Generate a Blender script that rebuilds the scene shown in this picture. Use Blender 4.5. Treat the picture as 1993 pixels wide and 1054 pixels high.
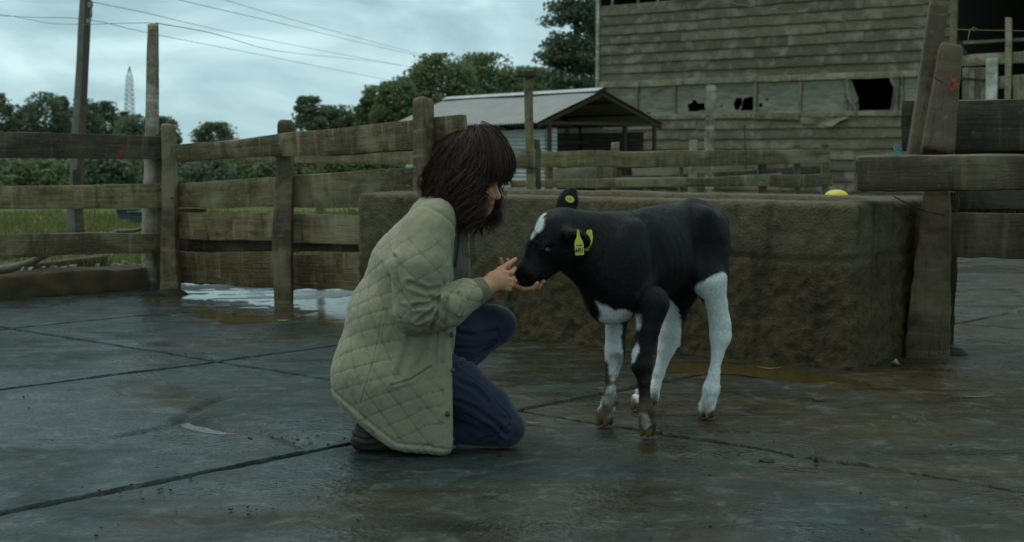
import bpy, math, random
import numpy as np
from mathutils import Vector, Matrix

for o in list(bpy.data.objects):
    bpy.data.objects.remove(o, do_unlink=True)
scene = bpy.context.scene
COL = scene.collection
R = math.radians

# ------------------------------------------------------------------ camera, sky, sun, exposure
FPX, CAMH, HORY, IW, IH = 2800.0, 0.95, 300.0, 1993.0, 1054.0   # focal length and horizon in photograph pixels
PITCH = math.atan((IH / 2 - HORY) / FPX)
cam = bpy.data.cameras.new('camera')
cam.sensor_width = 36.0
cam.lens = 36.0 * FPX / IW
cam.clip_start = 0.05
cam.clip_end = 6000
cam.dof.use_dof = True
cam.dof.focus_distance = 4.75
cam.dof.aperture_fstop = 6.3
camo = bpy.data.objects.new('camera', cam)
COL.objects.link(camo)
camo.location = (0, 0, CAMH)
camo.rotation_euler = (R(90) - PITCH, 0, 0)
scene.camera = camo

SUN_EL, SUN_AZ = 74.0, 310.0        # sun behind thick cloud, high and a little beyond the yard on the left
w = bpy.data.worlds.new('World')
scene.world = w
w.use_nodes = True
nt = w.node_tree
nt.nodes.clear()
def wn(t, **kw):
    n = nt.nodes.new(t)
    for k, v in kw.items(): setattr(n, k, v)
    return n
out = wn('ShaderNodeOutputWorld'); bg = wn('ShaderNodeBackground')
sky = wn('ShaderNodeTexSky', sky_type='NISHITA'); sky.sun_disc = False
sky.sun_elevation = R(SUN_EL); sky.sun_rotation = R(SUN_AZ)
tc = wn('ShaderNodeTexCoord')
mp = wn('ShaderNodeMapping'); mp.inputs['Scale'].default_value = (6.5, 6.5, 19.0)
mp.inputs['Rotation'].default_value = (0.10, 0.16, 0.3)
n1 = wn('ShaderNodeTexNoise'); n1.inputs['Scale'].default_value = 1.15; n1.inputs['Detail'].default_value = 7; n1.inputs['Roughness'].default_value = 0.52
n1.inputs['Distortion'].default_value = 0.6
rp = wn('ShaderNodeValToRGB')
e = rp.color_ramp.elements
e[0].position = 0.36; e[0].color = (3.7, 5.7, 6.25, 1)
e[1].position = 0.66; e[1].color = (7.0, 9.5, 9.7, 1)
m_ = e.new(0.5); m_.color = (4.9, 7.2, 7.7, 1)
mix = wn('ShaderNodeMix', data_type='RGBA'); mix.inputs[0].default_value = 0.93
nt.links.new(tc.outputs['Generated'], mp.inputs['Vector'])
nt.links.new(mp.outputs['Vector'], n1.inputs['Vector'])
nt.links.new(n1.outputs['Fac'], rp.inputs['Fac'])
nt.links.new(sky.outputs['Color'], mix.inputs[6])
nt.links.new(rp.outputs['Color'], mix.inputs[7])
nt.links.new(mix.outputs[2], bg.inputs['Color'])
bg.inputs['Strength'].default_value = 0.1
nt.links.new(bg.outputs[0], out.inputs['Surface'])

sl = bpy.data.lights.new('sun', 'SUN'); sl.energy = 1.4; sl.angle = R(50); sl.color = (1.0, 0.96, 0.86)
so = bpy.data.objects.new('sun', sl); COL.objects.link(so)
_d = Vector((math.sin(R(SUN_AZ)) * math.cos(R(SUN_EL)), math.cos(R(SUN_AZ)) * math.cos(R(SUN_EL)), math.sin(R(SUN_EL))))
so.rotation_euler = _d.to_track_quat('Z', 'Y').to_euler()
so.location = (-8, -4, 14)

scene.view_settings.view_transform = 'Standard'
scene.view_settings.look = 'None'
scene.view_settings.exposure = 0.0
scene.view_settings.gamma = 1.0
scene.view_settings.use_curve_mapping = False

# ------------------------------------------------------------------ projecting photograph points into the place
CT, ST = math.cos(PITCH), math.sin(PITCH)
def ray(px, py):
    u = (px - IW / 2) / FPX; v = -(py - IH / 2) / FPX
    return Vector((u, CT + v * ST, -ST + v * CT))
def at(px, py, d):
    r = ray(px, py); t = d / r.y
    return Vector((r.x * t, d, CAMH + r.z * t))
def gp(px, py, z=0.0):
    r = ray(px, py); t = (z - CAMH) / r.z
    return Vector((r.x * t, r.y * t, z))
def pxm(d): return d / FPX      # metres for one photograph pixel at depth d
def onplane(px, py, p0, n):
    r = ray(px, py); c = Vector((0, 0, CAMH)); p0 = Vector(p0); n = Vector(n)
    return c + r * ((p0 - c).dot(n) / r.dot(n))

# ------------------------------------------------------------------ noise
_rng = np.random.default_rng(11)
LAT = (_rng.random((48, 48, 48)) * 2 - 1)
def vn(P, f=1.0, o=0):
    P = np.asarray(P, float) * f + o * 7.137
    i = np.floor(P).astype(int); t = P - i; t = t * t * (3 - 2 * t)
    i %= 48; j = (i + 1) % 48
    x0, y0, z0 = i[..., 0], i[..., 1], i[..., 2]; x1, y1, z1 = j[..., 0], j[..., 1], j[..., 2]
    tx, ty, tz = t[..., 0], t[..., 1], t[..., 2]
    a = LAT[x0, y0, z0] * (1 - tx) + LAT[x1, y0, z0] * tx
    b = LAT[x0, y1, z0] * (1 - tx) + LAT[x1, y1, z0] * tx
    c = LAT[x0, y0, z1] * (1 - tx) + LAT[x1, y0, z1] * tx
    d = LAT[x0, y1, z1] * (1 - tx) + LAT[x1, y1, z1] * tx
    return (a * (1 - ty) + b * ty) * (1 - tz) + (c * (1 - ty) + d * ty) * tz
def fbm(P, f=1.0, o=0, n=4):
    s = 0; a = 1.0; t = 0
    for k in range(n):
        s = s + a * vn(P, f, o + k); t += a; a *= 0.5; f *= 2.03
    return s / t
def sstep(a, b, x):
    t = np.clip((x - a) / (b - a), 0, 1); return t * t * (3 - 2 * t)

def in_poly_np(P, poly):
    x, y = P[:, 0], P[:, 1]; c = np.zeros(len(P), bool); n = len(poly)
    for i in range(n):
        (x0, y0), (x1, y1) = poly[i][:2], poly[(i+1) % n][:2]
        if y0 == y1: continue
        c ^= ((y0 > y) != (y1 > y)) & (x < (x1-x0)*(y-y0)/(y1-y0) + x0)
    return c
def polydist(P, poly):
    best = np.full(len(P), 9.0)
    for a, b in zip(poly[:-1], poly[1:]):
        a = np.array(a[:2]); b = np.array(b[:2]); ab = b - a
        t = np.clip(((P[:, :2] - a) @ ab) / (ab @ ab), 0, 1)
        best = np.minimum(best, np.linalg.norm(P[:, :2] - a - t[:, None] * ab, axis=1))
    return best

# ------------------------------------------------------------------ objects
def tag(o, label=None, cat=None, group=None, kind=None):
    if label: o['label'] = label
    if cat: o['category'] = cat
    if group: o['group'] = group
    if kind: o['kind'] = kind
    return o
def empty(name, loc, label=None, cat=None, group=None, rz=0.0):
    o = bpy.data.objects.new(name, None); COL.objects.link(o)
    o.location = loc; o.rotation_euler = (0, 0, rz); o.empty_display_size = 0.1
    return tag(o, label, cat, group)
def mat_of(o):
    m = Matrix.LocRotScale(o.location, o.rotation_euler, o.scale)
    if o.parent: m = mat_of(o.parent) @ o.matrix_parent_inverse @ m
    return m
def adopt(o, parent):
    if parent is not None:
        o.parent = parent
        o.matrix_parent_inverse = mat_of(parent).inverted()
    return o
def mesh_np(name, V, F, smooth=True):
    """mesh from a vertex array and either an (n,4)/(n,3) face array or a list of faces"""
    me = bpy.data.meshes.new(name)
    if isinstance(F, np.ndarray):
        V = np.asarray(V, np.float32); k = F.shape[1]
        me.vertices.add(len(V)); me.vertices.foreach_set('co', V.ravel())
        me.loops.add(F.size); me.loops.foreach_set('vertex_index', F.ravel().astype(np.int32))
        me.polygons.add(len(F)); me.polygons.foreach_set('loop_start', np.arange(0, F.size, k, dtype=np.int32))
        me.update(calc_edges=True)
    else:
        me.from_pydata([tuple(v) for v in V], [], F)
    me.polygons.foreach_set('use_smooth', np.full(len(me.polygons), smooth))
    me.update()
    return me
def put(name, me, mat, parent=None, matrix=None, local=False):
    if mat is not None and len(me.materials) == 0: me.materials.append(mat)
    o = bpy.data.objects.new(name, me); COL.objects.link(o)
    if matrix is not None:
        l, q, s = matrix.decompose(); o.location = l; o.rotation_euler = q.to_euler(); o.scale = s
    if parent is not None:
        if local: o.parent = parent
        else: adopt(o, parent)
    return o
class MB:
    def __init__(s): s.v = []; s.f = []
    def add(s, V, F):
        n = len(s.v); s.v += [tuple(p) for p in V]; s.f += [tuple(i + n for i in f) for f in F]
    def box(s, lo, hi):
        x0, y0, z0 = lo; x1, y1, z1 = hi
        s.add([(x0,y0,z0),(x1,y0,z0),(x1,y1,z0),(x0,y1,z0),(x0,y0,z1),(x1,y0,z1),(x1,y1,z1),(x0,y1,z1)],
              [(0,3,2,1),(4,5,6,7),(0,1,5,4),(1,2,6,5),(2,3,7,6),(3,0,4,7)])
    def tube(s, pts, r, n=8, cap=True):
        V, F = tube_np(pts, r, n, cap); s.add(V, F)
    def obj(s, name, mat, parent=None, smooth=False, local=False):
        return put(name, mesh_np(name, s.v, s.f, smooth), mat, parent, local=local)
def frames(pts):
    pts = [Vector(p) for p in pts]; n = len(pts); T = []
    for i in range(n):
        a = pts[max(0, i - 1)]; b = pts[min(n - 1, i + 1)]
        T.append((b - a).normalized() if (b - a).length > 1e-9 else Vector((0, 0, 1)))
    up = Vector((0, 0, 1)) if abs(T[0].z) < 0.9 else Vector((1, 0, 0))
    out_ = []
    for t in T:
        x = up.cross(t)
        x = x.normalized() if x.length > 1e-6 else Vector((1, 0, 0))
        y = t.cross(x); up = y
        out_.append((x, y))
    return out_
def tube_np(pts, r, n=8, cap=True):
    fr = frames(pts); V = []; F = []
    if not hasattr(r, '__len__'): r = [r] * len(pts)
    for p, (x, y), rr in zip(pts, fr, r):
        p = Vector(p)
        for k in range(n):
            a = 2 * math.pi * k / n
            V.append(p + x * (math.cos(a) * rr) + y * (math.sin(a) * rr))
    for i in range(len(pts) - 1):
        for k in range(n):
            F.append((i*n+k, i*n+(k+1) % n, (i+1)*n+(k+1) % n, (i+1)*n+k))
    if cap:
        F.append(tuple(range(n))[::-1]); m = (len(pts)-1)*n; F.append(tuple(range(m, m+n)))
    return V, F

# ------------------------------------------------------------------ materials
class NT:
    def __init__(s, name):
        s.m = bpy.data.materials.new(name); s.m.use_nodes = True
        s.t = s.m.node_tree; s.b = s.t.nodes['Principled BSDF']
    def n(s, t, **kw):
        q = s.t.nodes.new(t)
        for k, v in kw.items():
            if k in q.inputs: s.set(q.inputs[k], v)
            else: setattr(q, k, v)
        return q
    def set(s, i, v):
        if isinstance(v, bpy.types.NodeSocket): s.t.links.new(v, i)
        else:
            if hasattr(i.default_value, '__len__') and len(i.default_value) == 4 and len(v) == 3: v = (*v, 1)
            i.default_value = v
    def coord(s, which='Object', scale=(1, 1, 1), rand=0.0):
        tc = s.n('ShaderNodeTexCoord'); v = tc.outputs[which]
        if rand:
            oi = s.n('ShaderNodeObjectInfo')
            a = s.n('ShaderNodeVectorMath', operation='MULTIPLY_ADD')
            s.set(a.inputs[0], oi.outputs['Random']); a.inputs[1].default_value = (rand, rand * .7, rand * 1.3); s.set(a.inputs[2], v); v = a.outputs[0]
        mp = s.n('ShaderNodeMapping'); s.set(mp.inputs['Vector'], v); mp.inputs['Scale'].default_value = scale
        return mp.outputs[0]
    def noise(s, vec, scale, detail=5, rough=.55, dist=0.0, out='Fac'):
        q = s.n('ShaderNodeTexNoise'); s.set(q.inputs['Vector'], vec); q.inputs['Scale'].default_value = scale
        q.inputs['Detail'].default_value = detail; q.inputs['Roughness'].default_value = rough; q.inputs['Distortion'].default_value = dist
        return q.outputs[out]
    def ramp(s, fac, *stops):
        q = s.n('ShaderNodeValToRGB'); s.set(q.inputs[0], fac); e = q.color_ramp.elements
        while len(e) < len(stops): e.new(0.5)
        for el, (p, c) in zip(e, stops):
            el.position = p; el.color = (*c, 1) if hasattr(c, '__len__') else (c, c, c, 1)
        return q.outputs[0]
    def mix(s, fac, a, b, blend='MIX'):
        q = s.n('ShaderNodeMix', data_type='RGBA', blend_type=blend)
        s.set(q.inputs[0], fac); s.set(q.inputs[6], a); s.set(q.inputs[7], b)
        return q.outputs[2]
    def math(s, op, a, b=0.0, c=0.0):
        q = s.n('ShaderNodeMath', operation=op)
        s.set(q.inputs[0], a); s.set(q.inputs[1], b); s.set(q.inputs[2], c)
        return q.outputs[0]
    def rng(s, v, a, b, lo=0.0, hi=1.0):
        q = s.n('ShaderNodeMapRange'); s.set(q.inputs[0], v)
        for i, x in zip((1, 2, 3, 4), (a, b, lo, hi)): q.inputs[i].default_value = x
        return q.outputs[0]
    def bump(s, h, strength=.5, dist=.01):
        q = s.n('ShaderNodeBump'); q.inputs['Strength'].default_value = strength; q.inputs['Distance'].default_value = dist
        s.set(q.inputs['Height'], h); s.set(s.b.inputs['Normal'], q.outputs[0])
    def fin(s, col=None, rough=None, spec=None, **kw):
        if col is not None: s.set(s.b.inputs['Base Color'], col)
        if rough is not None: s.set(s.b.inputs['Roughness'], rough)
        if spec is not None: s.set(s.b.inputs['Specular IOR Level'], spec)
        for k, v in kw.items(): s.set(s.b.inputs[k], v)
        return s.m
def plain(name, c, rough=.6, var=.25, scale=20, metal=0.0, bump=.15, spec=.4, c2=None):
    s = NT(name); v = s.coord('Object', rand=9)
    nz = s.noise(v, scale, 5)
    col = s.ramp(nz, (.3, tuple(x * (1 - var) for x in c)), (.7, c2 or tuple(min(1, x * (1 + var)) for x in c)))
    s.bump(nz, bump, .01)
    return s.fin(col, s.rng(nz, .3, .7, max(.02, rough - .1), min(1, rough + .1)), spec, Metallic=metal)
def wood(name, dark, light, mud=(.05, .042, .025), mudamt=.35, grain=26, rough=.75, pale=None, wet=0.0, bump=.5, drip_=1.0):
    """weathered sawn timber; grain runs along each piece's own x axis"""
    wm = lambda c: (c[0]*1.2, c[1]*1.0, c[2]*.81) if c else None      # brown of wet weathered timber
    dark, light, mud, pale = wm(dark), wm(light), wm(mud), wm(pale)
    s = NT(name); v = s.coord('Object', rand=31)
    mp = s.n('ShaderNodeMapping'); s.set(mp.inputs['Vector'], v); mp.inputs['Scale'].default_value = (3.0, grain * .75, grain * .75)
    g = s.noise(mp.outputs[0], 1.6, 6, .62, .4)
    mp2 = s.n('ShaderNodeMapping'); s.set(mp2.inputs['Vector'], v); mp2.inputs['Scale'].default_value = (1.6, grain * 2.2, grain * 2.2)
    g2 = s.noise(mp2.outputs[0], 2.0, 4, .6)
    col = s.ramp(g, (.25, dark), (.62, light), (.85, pale or tuple(x * 1.25 for x in light)))
    oi = s.n('ShaderNodeObjectInfo')
    col = s.mix(1.0, col, s.ramp(oi.outputs['Random'], (0, .66), (1, 1.3)), 'MULTIPLY')
    blot = s.noise(v, 7.0, 8, .72, .5)
    col = s.mix(s.rng(blot, .62 - mudamt * .55, .8 - mudamt * .45, 0, .85), col, mud)
    drip = s.n('ShaderNodeMapping'); s.set(drip.inputs['Vector'], v); drip.inputs['Scale'].default_value = (22, 8, 2.2)
    dn = s.noise(drip.outputs[0], 1.0, 5, .6)
    col = s.mix(s.rng(dn, .56, .68, 0, .6*drip_), col, tuple(x * 1.8 for x in light))
    col = s.mix(s.rng(dn, .44, .34, 0, .55*drip_), col, tuple(x * .5 for x in dark))
    col = s.mix(s.rng(g2, .40, .30, 0, .7), col, tuple(x * .35 for x in dark))
    bl = s.noise(v, 2.3, 5, .6, .5)
    col = s.mix(s.rng(bl, .50, .64, 0, .7), col, tuple(x * y for x, y in zip(light, (1.65, 1.8, 2.1))))
    fl = s.noise(v, 42, 3, .5)
    col = s.mix(s.rng(fl, .62, .70, 0, .4), col, tuple(min(1, x * 1.8 + .01) for x in light))
    h = s.math('ADD', s.math('MULTIPLY', g, .6), s.math('ADD', s.math('MULTIPLY', g2, .35), s.math('MULTIPLY', blot, .5)))
    s.bump(h, bump * 1.5, .014)
    return s.fin(col, s.rng(blot, .35, .7, rough, rough - .28 - wet), .35)
M = {}
M['fence'] = wood('fence_timber', (.058, .050, .028), (.175, .152, .094), mud=(.050, .041, .019), mudamt=.28)
M['fence_dark'] = wood('fence_timber_dark', (.024, .019, .013), (.070, .058, .042), mud=(.028, .022, .014), mudamt=.30, pale=(.16, .15, .12))
M['fence_mud'] = wood('fence_timber_muddy', (.055, .044, .022), (.130, .110, .066), mud=(.060, .045, .018), mudamt=.55, bump=.9)
M['fence_far'] = wood('fence_timber_far', (.055, .048, .026), (.140, .125, .075), mud=(.05, .048, .025), mudamt=.25)
M['post'] = wood('post_timber', (.046, .038, .021), (.120, .102, .062), mud=(.042, .033, .018), mudamt=.42, bump=.8)
M['beam'] = wood('beam_timber', (.036, .029, .016), (.082, .069, .041), mud=(.052, .041, .023), mudamt=.85, grain=9, bump=.6)
M['beam_dark'] = wood('beam_timber_dark', (.022, .018, .012), (.055, .045, .032), mud=(.02, .017, .011), mudamt=.55, grain=14)
M['log'] = wood('log_pole', (.115, .112, .092), (.29, .285, .245), mud=(.058, .054, .036), mudamt=.30, grain=12, pale=(.40, .40, .36), bump=.9)
M['clap'] = wood('clapboard', (.066, .062, .044), (.138, .132, .098), mud=(.07, .066, .045), mudamt=.22, grain=18, bump=.35, drip_=.2)
M['clap_trim'] = wood('trim_board', (.105, .098, .070), (.19, .18, .135), mud=(.10, .095, .07), mudamt=.2, grain=18, bump=.3)
M['clap_pale'] = wood('pale_board', (.20, .22, .22), (.34, .37, .37), mud=(.2, .2, .18), mudamt=.15, grain=18, bump=.3)
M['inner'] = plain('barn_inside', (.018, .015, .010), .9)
M['corr'] = plain('galvanised_sheet', (.19, .20, .19), .55, .25, 3.0, metal=.3, bump=.1)
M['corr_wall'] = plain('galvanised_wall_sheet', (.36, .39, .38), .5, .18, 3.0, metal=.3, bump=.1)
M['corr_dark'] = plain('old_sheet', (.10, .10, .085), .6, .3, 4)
M['rust'] = plain('rusty_steel', (.050, .026, .018), .8, .35, 14)
M['kerb'] = plain('muddy_kerb', (.055, .036, .014), .85, .45, 9, bump=.9)
M['pole'] = plain('concrete_pole', (.16, .155, .13), .8, .25, 9)
M['pole_brown'] = plain('brown_steel', (.075, .05, .035), .7, .3, 9)
M['wire'] = plain('cable', (.05, .055, .055), .6)
M['rope'] = plain('yellow_twine', (.15, .14, .055), .8)
M['steel'] = plain('grey_steel', (.2, .22, .22), .5, metal=.5)
M['yellow'] = plain('yellow_plastic', (.60, .46, .05), .35, .06, 30, bump=.03)
M['tag'] = plain('tag_plastic', (.60, .55, .085), .4, .06, 40, bump=.02)
M['ink'] = plain('tag_ink', (.01, .012, .01), .6)
M['teal'] = plain('teal_hose', (.012, .11, .11), .5)
M['tub'] = plain('tub_plastic', (.045, .065, .07), .5)
M['stone'] = plain('rubble', (.17, .165, .14), .85, .4, 16, bump=.5)
M['branch'] = plain('dead_branch', (.12, .11, .085), .85, .35, 30, bump=.4)
M['orange'] = plain('orange_spray', (.26, .055, .025), .85, .6, 50)
M['red'] = plain('red_spray', (.34, .03, .022), .85, .5, 60)
M['straw'] = plain('straw', (.22, .155, .045), .7)
M['leafy'] = plain('fallen_leaf', (.26, .25, .11), .5)
M['pebble'] = plain('dung_crumbs', (.032, .027, .018), .8, .4, 60, bump=.5)

def m_concrete():
    s = NT('wet_concrete'); v = s.coord('Object')
    big = s.noise(v, .55, 5, .6, .6); mid = s.noise(v, 3.2, 6, .62, .4); fine = s.noise(v, 38, 4, .6)
    streak = s.n('ShaderNodeMapping'); s.set(streak.inputs['Vector'], v); streak.inputs['Rotation'].default_value = (0, 0, R(-48)); streak.inputs['Scale'].default_value = (1.2, 7, 1)
    st = s.noise(streak.outputs[0], 1.1, 5, .6, .5)
    col = s.ramp(mid, (.3, (.011, .018, .018)), (.68, (.028, .043, .042)))
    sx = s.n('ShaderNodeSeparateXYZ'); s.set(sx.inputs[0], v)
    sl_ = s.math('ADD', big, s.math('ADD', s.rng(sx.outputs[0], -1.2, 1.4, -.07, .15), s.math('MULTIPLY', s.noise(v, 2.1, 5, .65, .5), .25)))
    col = s.mix(s.rng(sl_, .60, .76, 0, .85), col, (.046, .031, .010))         # slurry; its deeper brown on the right paints in the blocked sky reflection
    col = s.mix(s.rng(st, .50, .62, 0, .6), col, (.018, .014, .006))
    pt = s.noise(v, 9, 6, .7, .6)
    col = s.mix(s.rng(pt, .52, .62, 0, .75), col, (.020, .015, .007))
    col = s.mix(s.rng(pt, .46, .36, 0, .5), col, (.085, .094, .088))
    vo = s.n('ShaderNodeTexVoronoi', feature='F1'); s.set(vo.inputs['Vector'], v); vo.inputs['Scale'].default_value = 55; vo.inputs['Randomness'].default_value = 1
    col = s.mix(s.math('MULTIPLY', s.rng(vo.outputs['Distance'], .26, .14, 0, 1), s.rng(fine, .54, .64, 0, .55)), col, (.13, .13, .11))  # pale aggregate
    vo2 = s.n('ShaderNodeTexVoronoi', feature='F1'); s.set(vo2.inputs['Vector'], v); vo2.inputs['Scale'].default_value = 23
    col = s.mix(s.math('MULTIPLY', s.rng(vo2.outputs['Distance'], .22, .12, 0, 1), s.rng(mid, .54, .62, 0, .4)), col, (.11, .115, .10))
    wet = s.math('ADD', s.math('MULTIPLY', s.noise(v, 1.25, 4, .55, .8), .7), s.math('MULTIPLY', st, .3))
    rgh = s.rng(wet, .40, .58, .60, .12)
    rgh = s.math('ADD', rgh, s.math('MULTIPLY', s.rng(fine, .35, .7, 0, 1), .10))
    h = s.math('ADD', s.math('MULTIPLY', fine, .5), s.math('ADD', s.math('MULTIPLY', mid, .9), s.math('MULTIPLY', vo.outputs['Distance'], .25)))
    s.bump(h, .6, .014)
    return s.fin(col, rgh, .14)
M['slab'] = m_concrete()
def m_mudded():
    s = NT('mud_caked_concrete'); v = s.coord('Object')
    big = s.noise(v, 1.6, 6, .6, .5); mid = s.noise(v, 9, 8, .75, .3); fine = s.noise(v, 70, 5, .7)
    a = s.n('ShaderNodeAttribute', attribute_name='Mud')
    bare = s.ramp(mid, (.3, (.105, .080, .040)), (.7, (.200, .155, .084)))
    mud = s.ramp(mid, (.3, (.068, .047, .019)), (.55, (.122, .086, .036)), (.78, (.195, .140, .060)))
    f = s.rng(s.math('ADD', a.outputs['Fac'], s.math('MULTIPLY', big, .5)), .5, .85, 0, 1)
    col = s.mix(f, bare, mud)
    vs = s.n('ShaderNodeMapping'); s.set(vs.inputs['Vector'], v); vs.inputs['Scale'].default_value = (9, 9, 1.4)
    dr = s.noise(vs.outputs[0], 1.2, 5, .6)
    col = s.mix(s.rng(dr, .54, .68, 0, .6), col, (.032, .024, .011))
    col = s.mix(s.rng(fine, .64, .74, 0, .4), col, (.22, .19, .11))
    s.bump(s.math('ADD', s.math('MULTIPLY', fine, 1.0), mid), 1.0, .032)
    return s.fin(col, s.rng(big, .35, .65, .85, .55), .3)
M['mudded'] = m_mudded()
def m_water(name, c, r=.03):
    s = NT(name); v = s.coord('Object'); nz = s.noise(v, 9, 4, .6)
    s.bump(nz, .22, .01)
    return s.fin(s.ramp(s.noise(v, 2.5, 4), (.35, c), (.65, tuple(x * 1.6 for x in c))), s.rng(nz, .4, .7, r, r + .06), .5, IOR=1.33)
M['water'] = m_water('slurry_water', (.040, .028, .008), .07)
M['mudbed'] = plain('wet_mud', (.020, .016, .008), .7, .4, 6, bump=.6, spec=.2)
def m_ground():
    s = NT('meadow_ground'); v = s.coord('Object')
    a = s.noise(v, .25, 6, .6, .4); b = s.noise(v, 3.5, 6, .65)
    col = s.ramp(b, (.3, (.075, .085, .022)), (.7, (.16, .155, .045)))
    col = s.mix(s.rng(a, .42, .62, 0, .8), col, (.055, .085, .022))
    s.bump(b, .7, .06)
    return s.fin(col, .9, .15)
M['meadow'] = m_ground()
def m_leaf(name, c1, c2, trans=.38):
    s = NT(name)
    a = s.n('ShaderNodeAttribute', attribute_name='Tone')
    col = s.ramp(a.outputs['Fac'], (0, c1), (1, c2))
    m = s.fin(col, .62, .25)
    tr = s.n('ShaderNodeBsdfTranslucent'); s.set(tr.inputs['Color'], col)
    mx = s.n('ShaderNodeMixShader'); mx.inputs[0].default_value = trans
    s.t.links.new(s.b.outputs[0], mx.inputs[1]); s.t.links.new(tr.outputs[0], mx.inputs[2])
    s.t.links.new(mx.outputs[0], s.t.nodes['Material Output'].inputs['Surface'])
    return m
M['leaf_dark'] = m_leaf('foliage_dark', (.062, .088, .052), (.19, .225, .135))
M['leaf_mid'] = m_leaf('foliage_mid', (.085, .115, .052), (.235, .275, .130))
M['leaf_pale'] = m_leaf('foliage_willow', (.095, .118, .066), (.225, .255, .155))
M['grass'] = m_leaf('grass_blades', (.06, .075, .02), (.20, .19, .06))
M['bark'] = plain('bark', (.06, .05, .038), .9, .4, 8, bump=.6)
def m_sheet():
    s = NT('milky_plastic_sheet'); v = s.coord('Object')
    mp = s.n('ShaderNodeMapping'); s.set(mp.inputs['Vector'], v); mp.inputs['Rotation'].default_value = (0, .6, 0); mp.inputs['Scale'].default_value = (2, 1, 7)
    f = s.noise(mp.outputs[0], 1.5, 5, .6, .6)
    col = s.ramp(f, (.3, (.150, .135, .092)), (.7, (.255, .232, .168)))
    s.bump(f, .5, .05)
    return s.fin(col, .38, .4)
M['sheet'] = m_sheet()
M['skylight'] = m_leaf('clear_sheet', (.75, .76, .72), (.8, .8, .76), .75)

# ------------------------------------------------------------------ planks, posts
def ring_rect(w, t, c):
    hw, ht = w / 2, t / 2; c = min(c, hw * .9, ht * .9); P = []
    for sy, sz, a0 in ((1, 1, 0), (-1, 1, 90), (-1, -1, 180), (1, -1, 270)):
        cy, cz = sy * (ht - c), sz * (hw - c)
        for a in (0, 45, 90):
            P.append((cy + c * math.cos(R(a0 + a)), cz + c * math.sin(R(a0 + a))))
    # extra points down the wide faces
    Q = []
    n = len(P)
    for i in range(n):
        Q.append(P[i]); a, b = P[i], P[(i + 1) % n]
        L = math.hypot(a[0]-b[0], a[1]-b[1])
        if L > .05:
            for k in (1, 2): Q.append((a[0] + (b[0]-a[0]) * k / 3, a[1] + (b[1]-a[1]) * k / 3))
    return np.array(Q)
_seed = [0]
def plank(name, p0, p1, w, t, mat, parent=None, face=(0, -1, 0), seg=14, wob=.006, bow=.0, w1=None, corner=.004, rough=.0, gnaw=0.0, endtilt=.01, endround=0.0, erk=.2):
    """one sawn timber from p0 to p1 (centre line): w = width (upright), t = thickness, face = which way its broad side looks"""
    _seed[0] += 1; sd = _seed[0]
    p0 = Vector(p0); p1 = Vector(p1); x = p1 - p0; L = x.length; x.normalize()
    y = Vector(face); y = (y - x * y.dot(x)).normalized(); z = x.cross(y)
    w1 = w if w1 is None else w1
    if z.z < -.1:            # keep the piece's own z axis pointing up
        p0, p1, w, w1 = p1, p0, w1, w; x = -x; z = -z
    rg = ring_rect(w, t, corner); n = len(rg)
    xs = np.linspace(-L / 2, L / 2, seg + 1)
    if endround:
        er = endround*np.array([0, .04, .12, .25, .45, .7]); xs = np.unique(np.concatenate([xs, -L/2 + er, L/2 - er])); seg = len(xs) - 1
    V = np.zeros((seg + 1, n, 3))
    for i, xx in enumerate(xs):
        f = (xx + L / 2) / L; sc = (w + (w1 - w) * f) / w
        q = np.zeros((n, 3)); q[:, 0] = xx; q[:, 1] = rg[:, 0]; q[:, 2] = rg[:, 1] * sc
        nz = np.stack([vn(q * np.array([2.2, 9, 9]), 1, sd * 3 + k) for k in range(3)], 1)
        q[:, 1] += nz[:, 1] * wob * .6 + bow * math.sin(math.pi * f)
        low = np.where(rg[:, 1] < 0, 1.0, .5)
        q[:, 2] += nz[:, 2] * wob * (1 + low) + vn(np.array([[xx * 1.1, sd * 1.7, 0]]), 1, sd)[0] * wob * 1.2
        if gnaw: q[:, 2] += np.where(rg[:, 1] < -w * .3, 1, 0) * np.abs(vn(q * np.array([7., 1, 1]), 1, sd + 5)) * gnaw
        if rough: q[:, 1] += vn(q, 22, sd) * rough; q[:, 2] += vn(q, 19, sd + 2) * rough
        if i in (0, seg): q[:, 0] += vn(q * np.array([0., 14, 14]), 1, sd + 9) * endtilt
        if endround:
            de_ = min(xx + L/2, L/2 - xx) / endround
            if de_ < 1: q[:, 1:] *= 1 - erk + erk * math.sqrt(max(0, 1 - (1 - de_)**2))
        V[i] = q
    F = []
    for i in range(seg):
        for k in range(n):
            F.append((i*n+k, i*n+(k+1) % n, (i+1)*n+(k+1) % n, (i+1)*n+k))
    F.append(tuple(range(n))[::-1]); F.append(tuple(range(seg*n, seg*n+n)))
    me = mesh_np(name, V.reshape(-1, 3), F, True)
    fl = np.full(len(me.polygons), True); fl[-2:] = False; me.polygons.foreach_set('use_smooth', fl)
    mx = Matrix.Translation((p0 + p1) / 2) @ Matrix((x, y, z)).transposed().to_4x4()
    try: me.set_sharp_from_angle(angle=R(38))
    except Exception: pass
    return put(name, me, mat, parent, mx)
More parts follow.
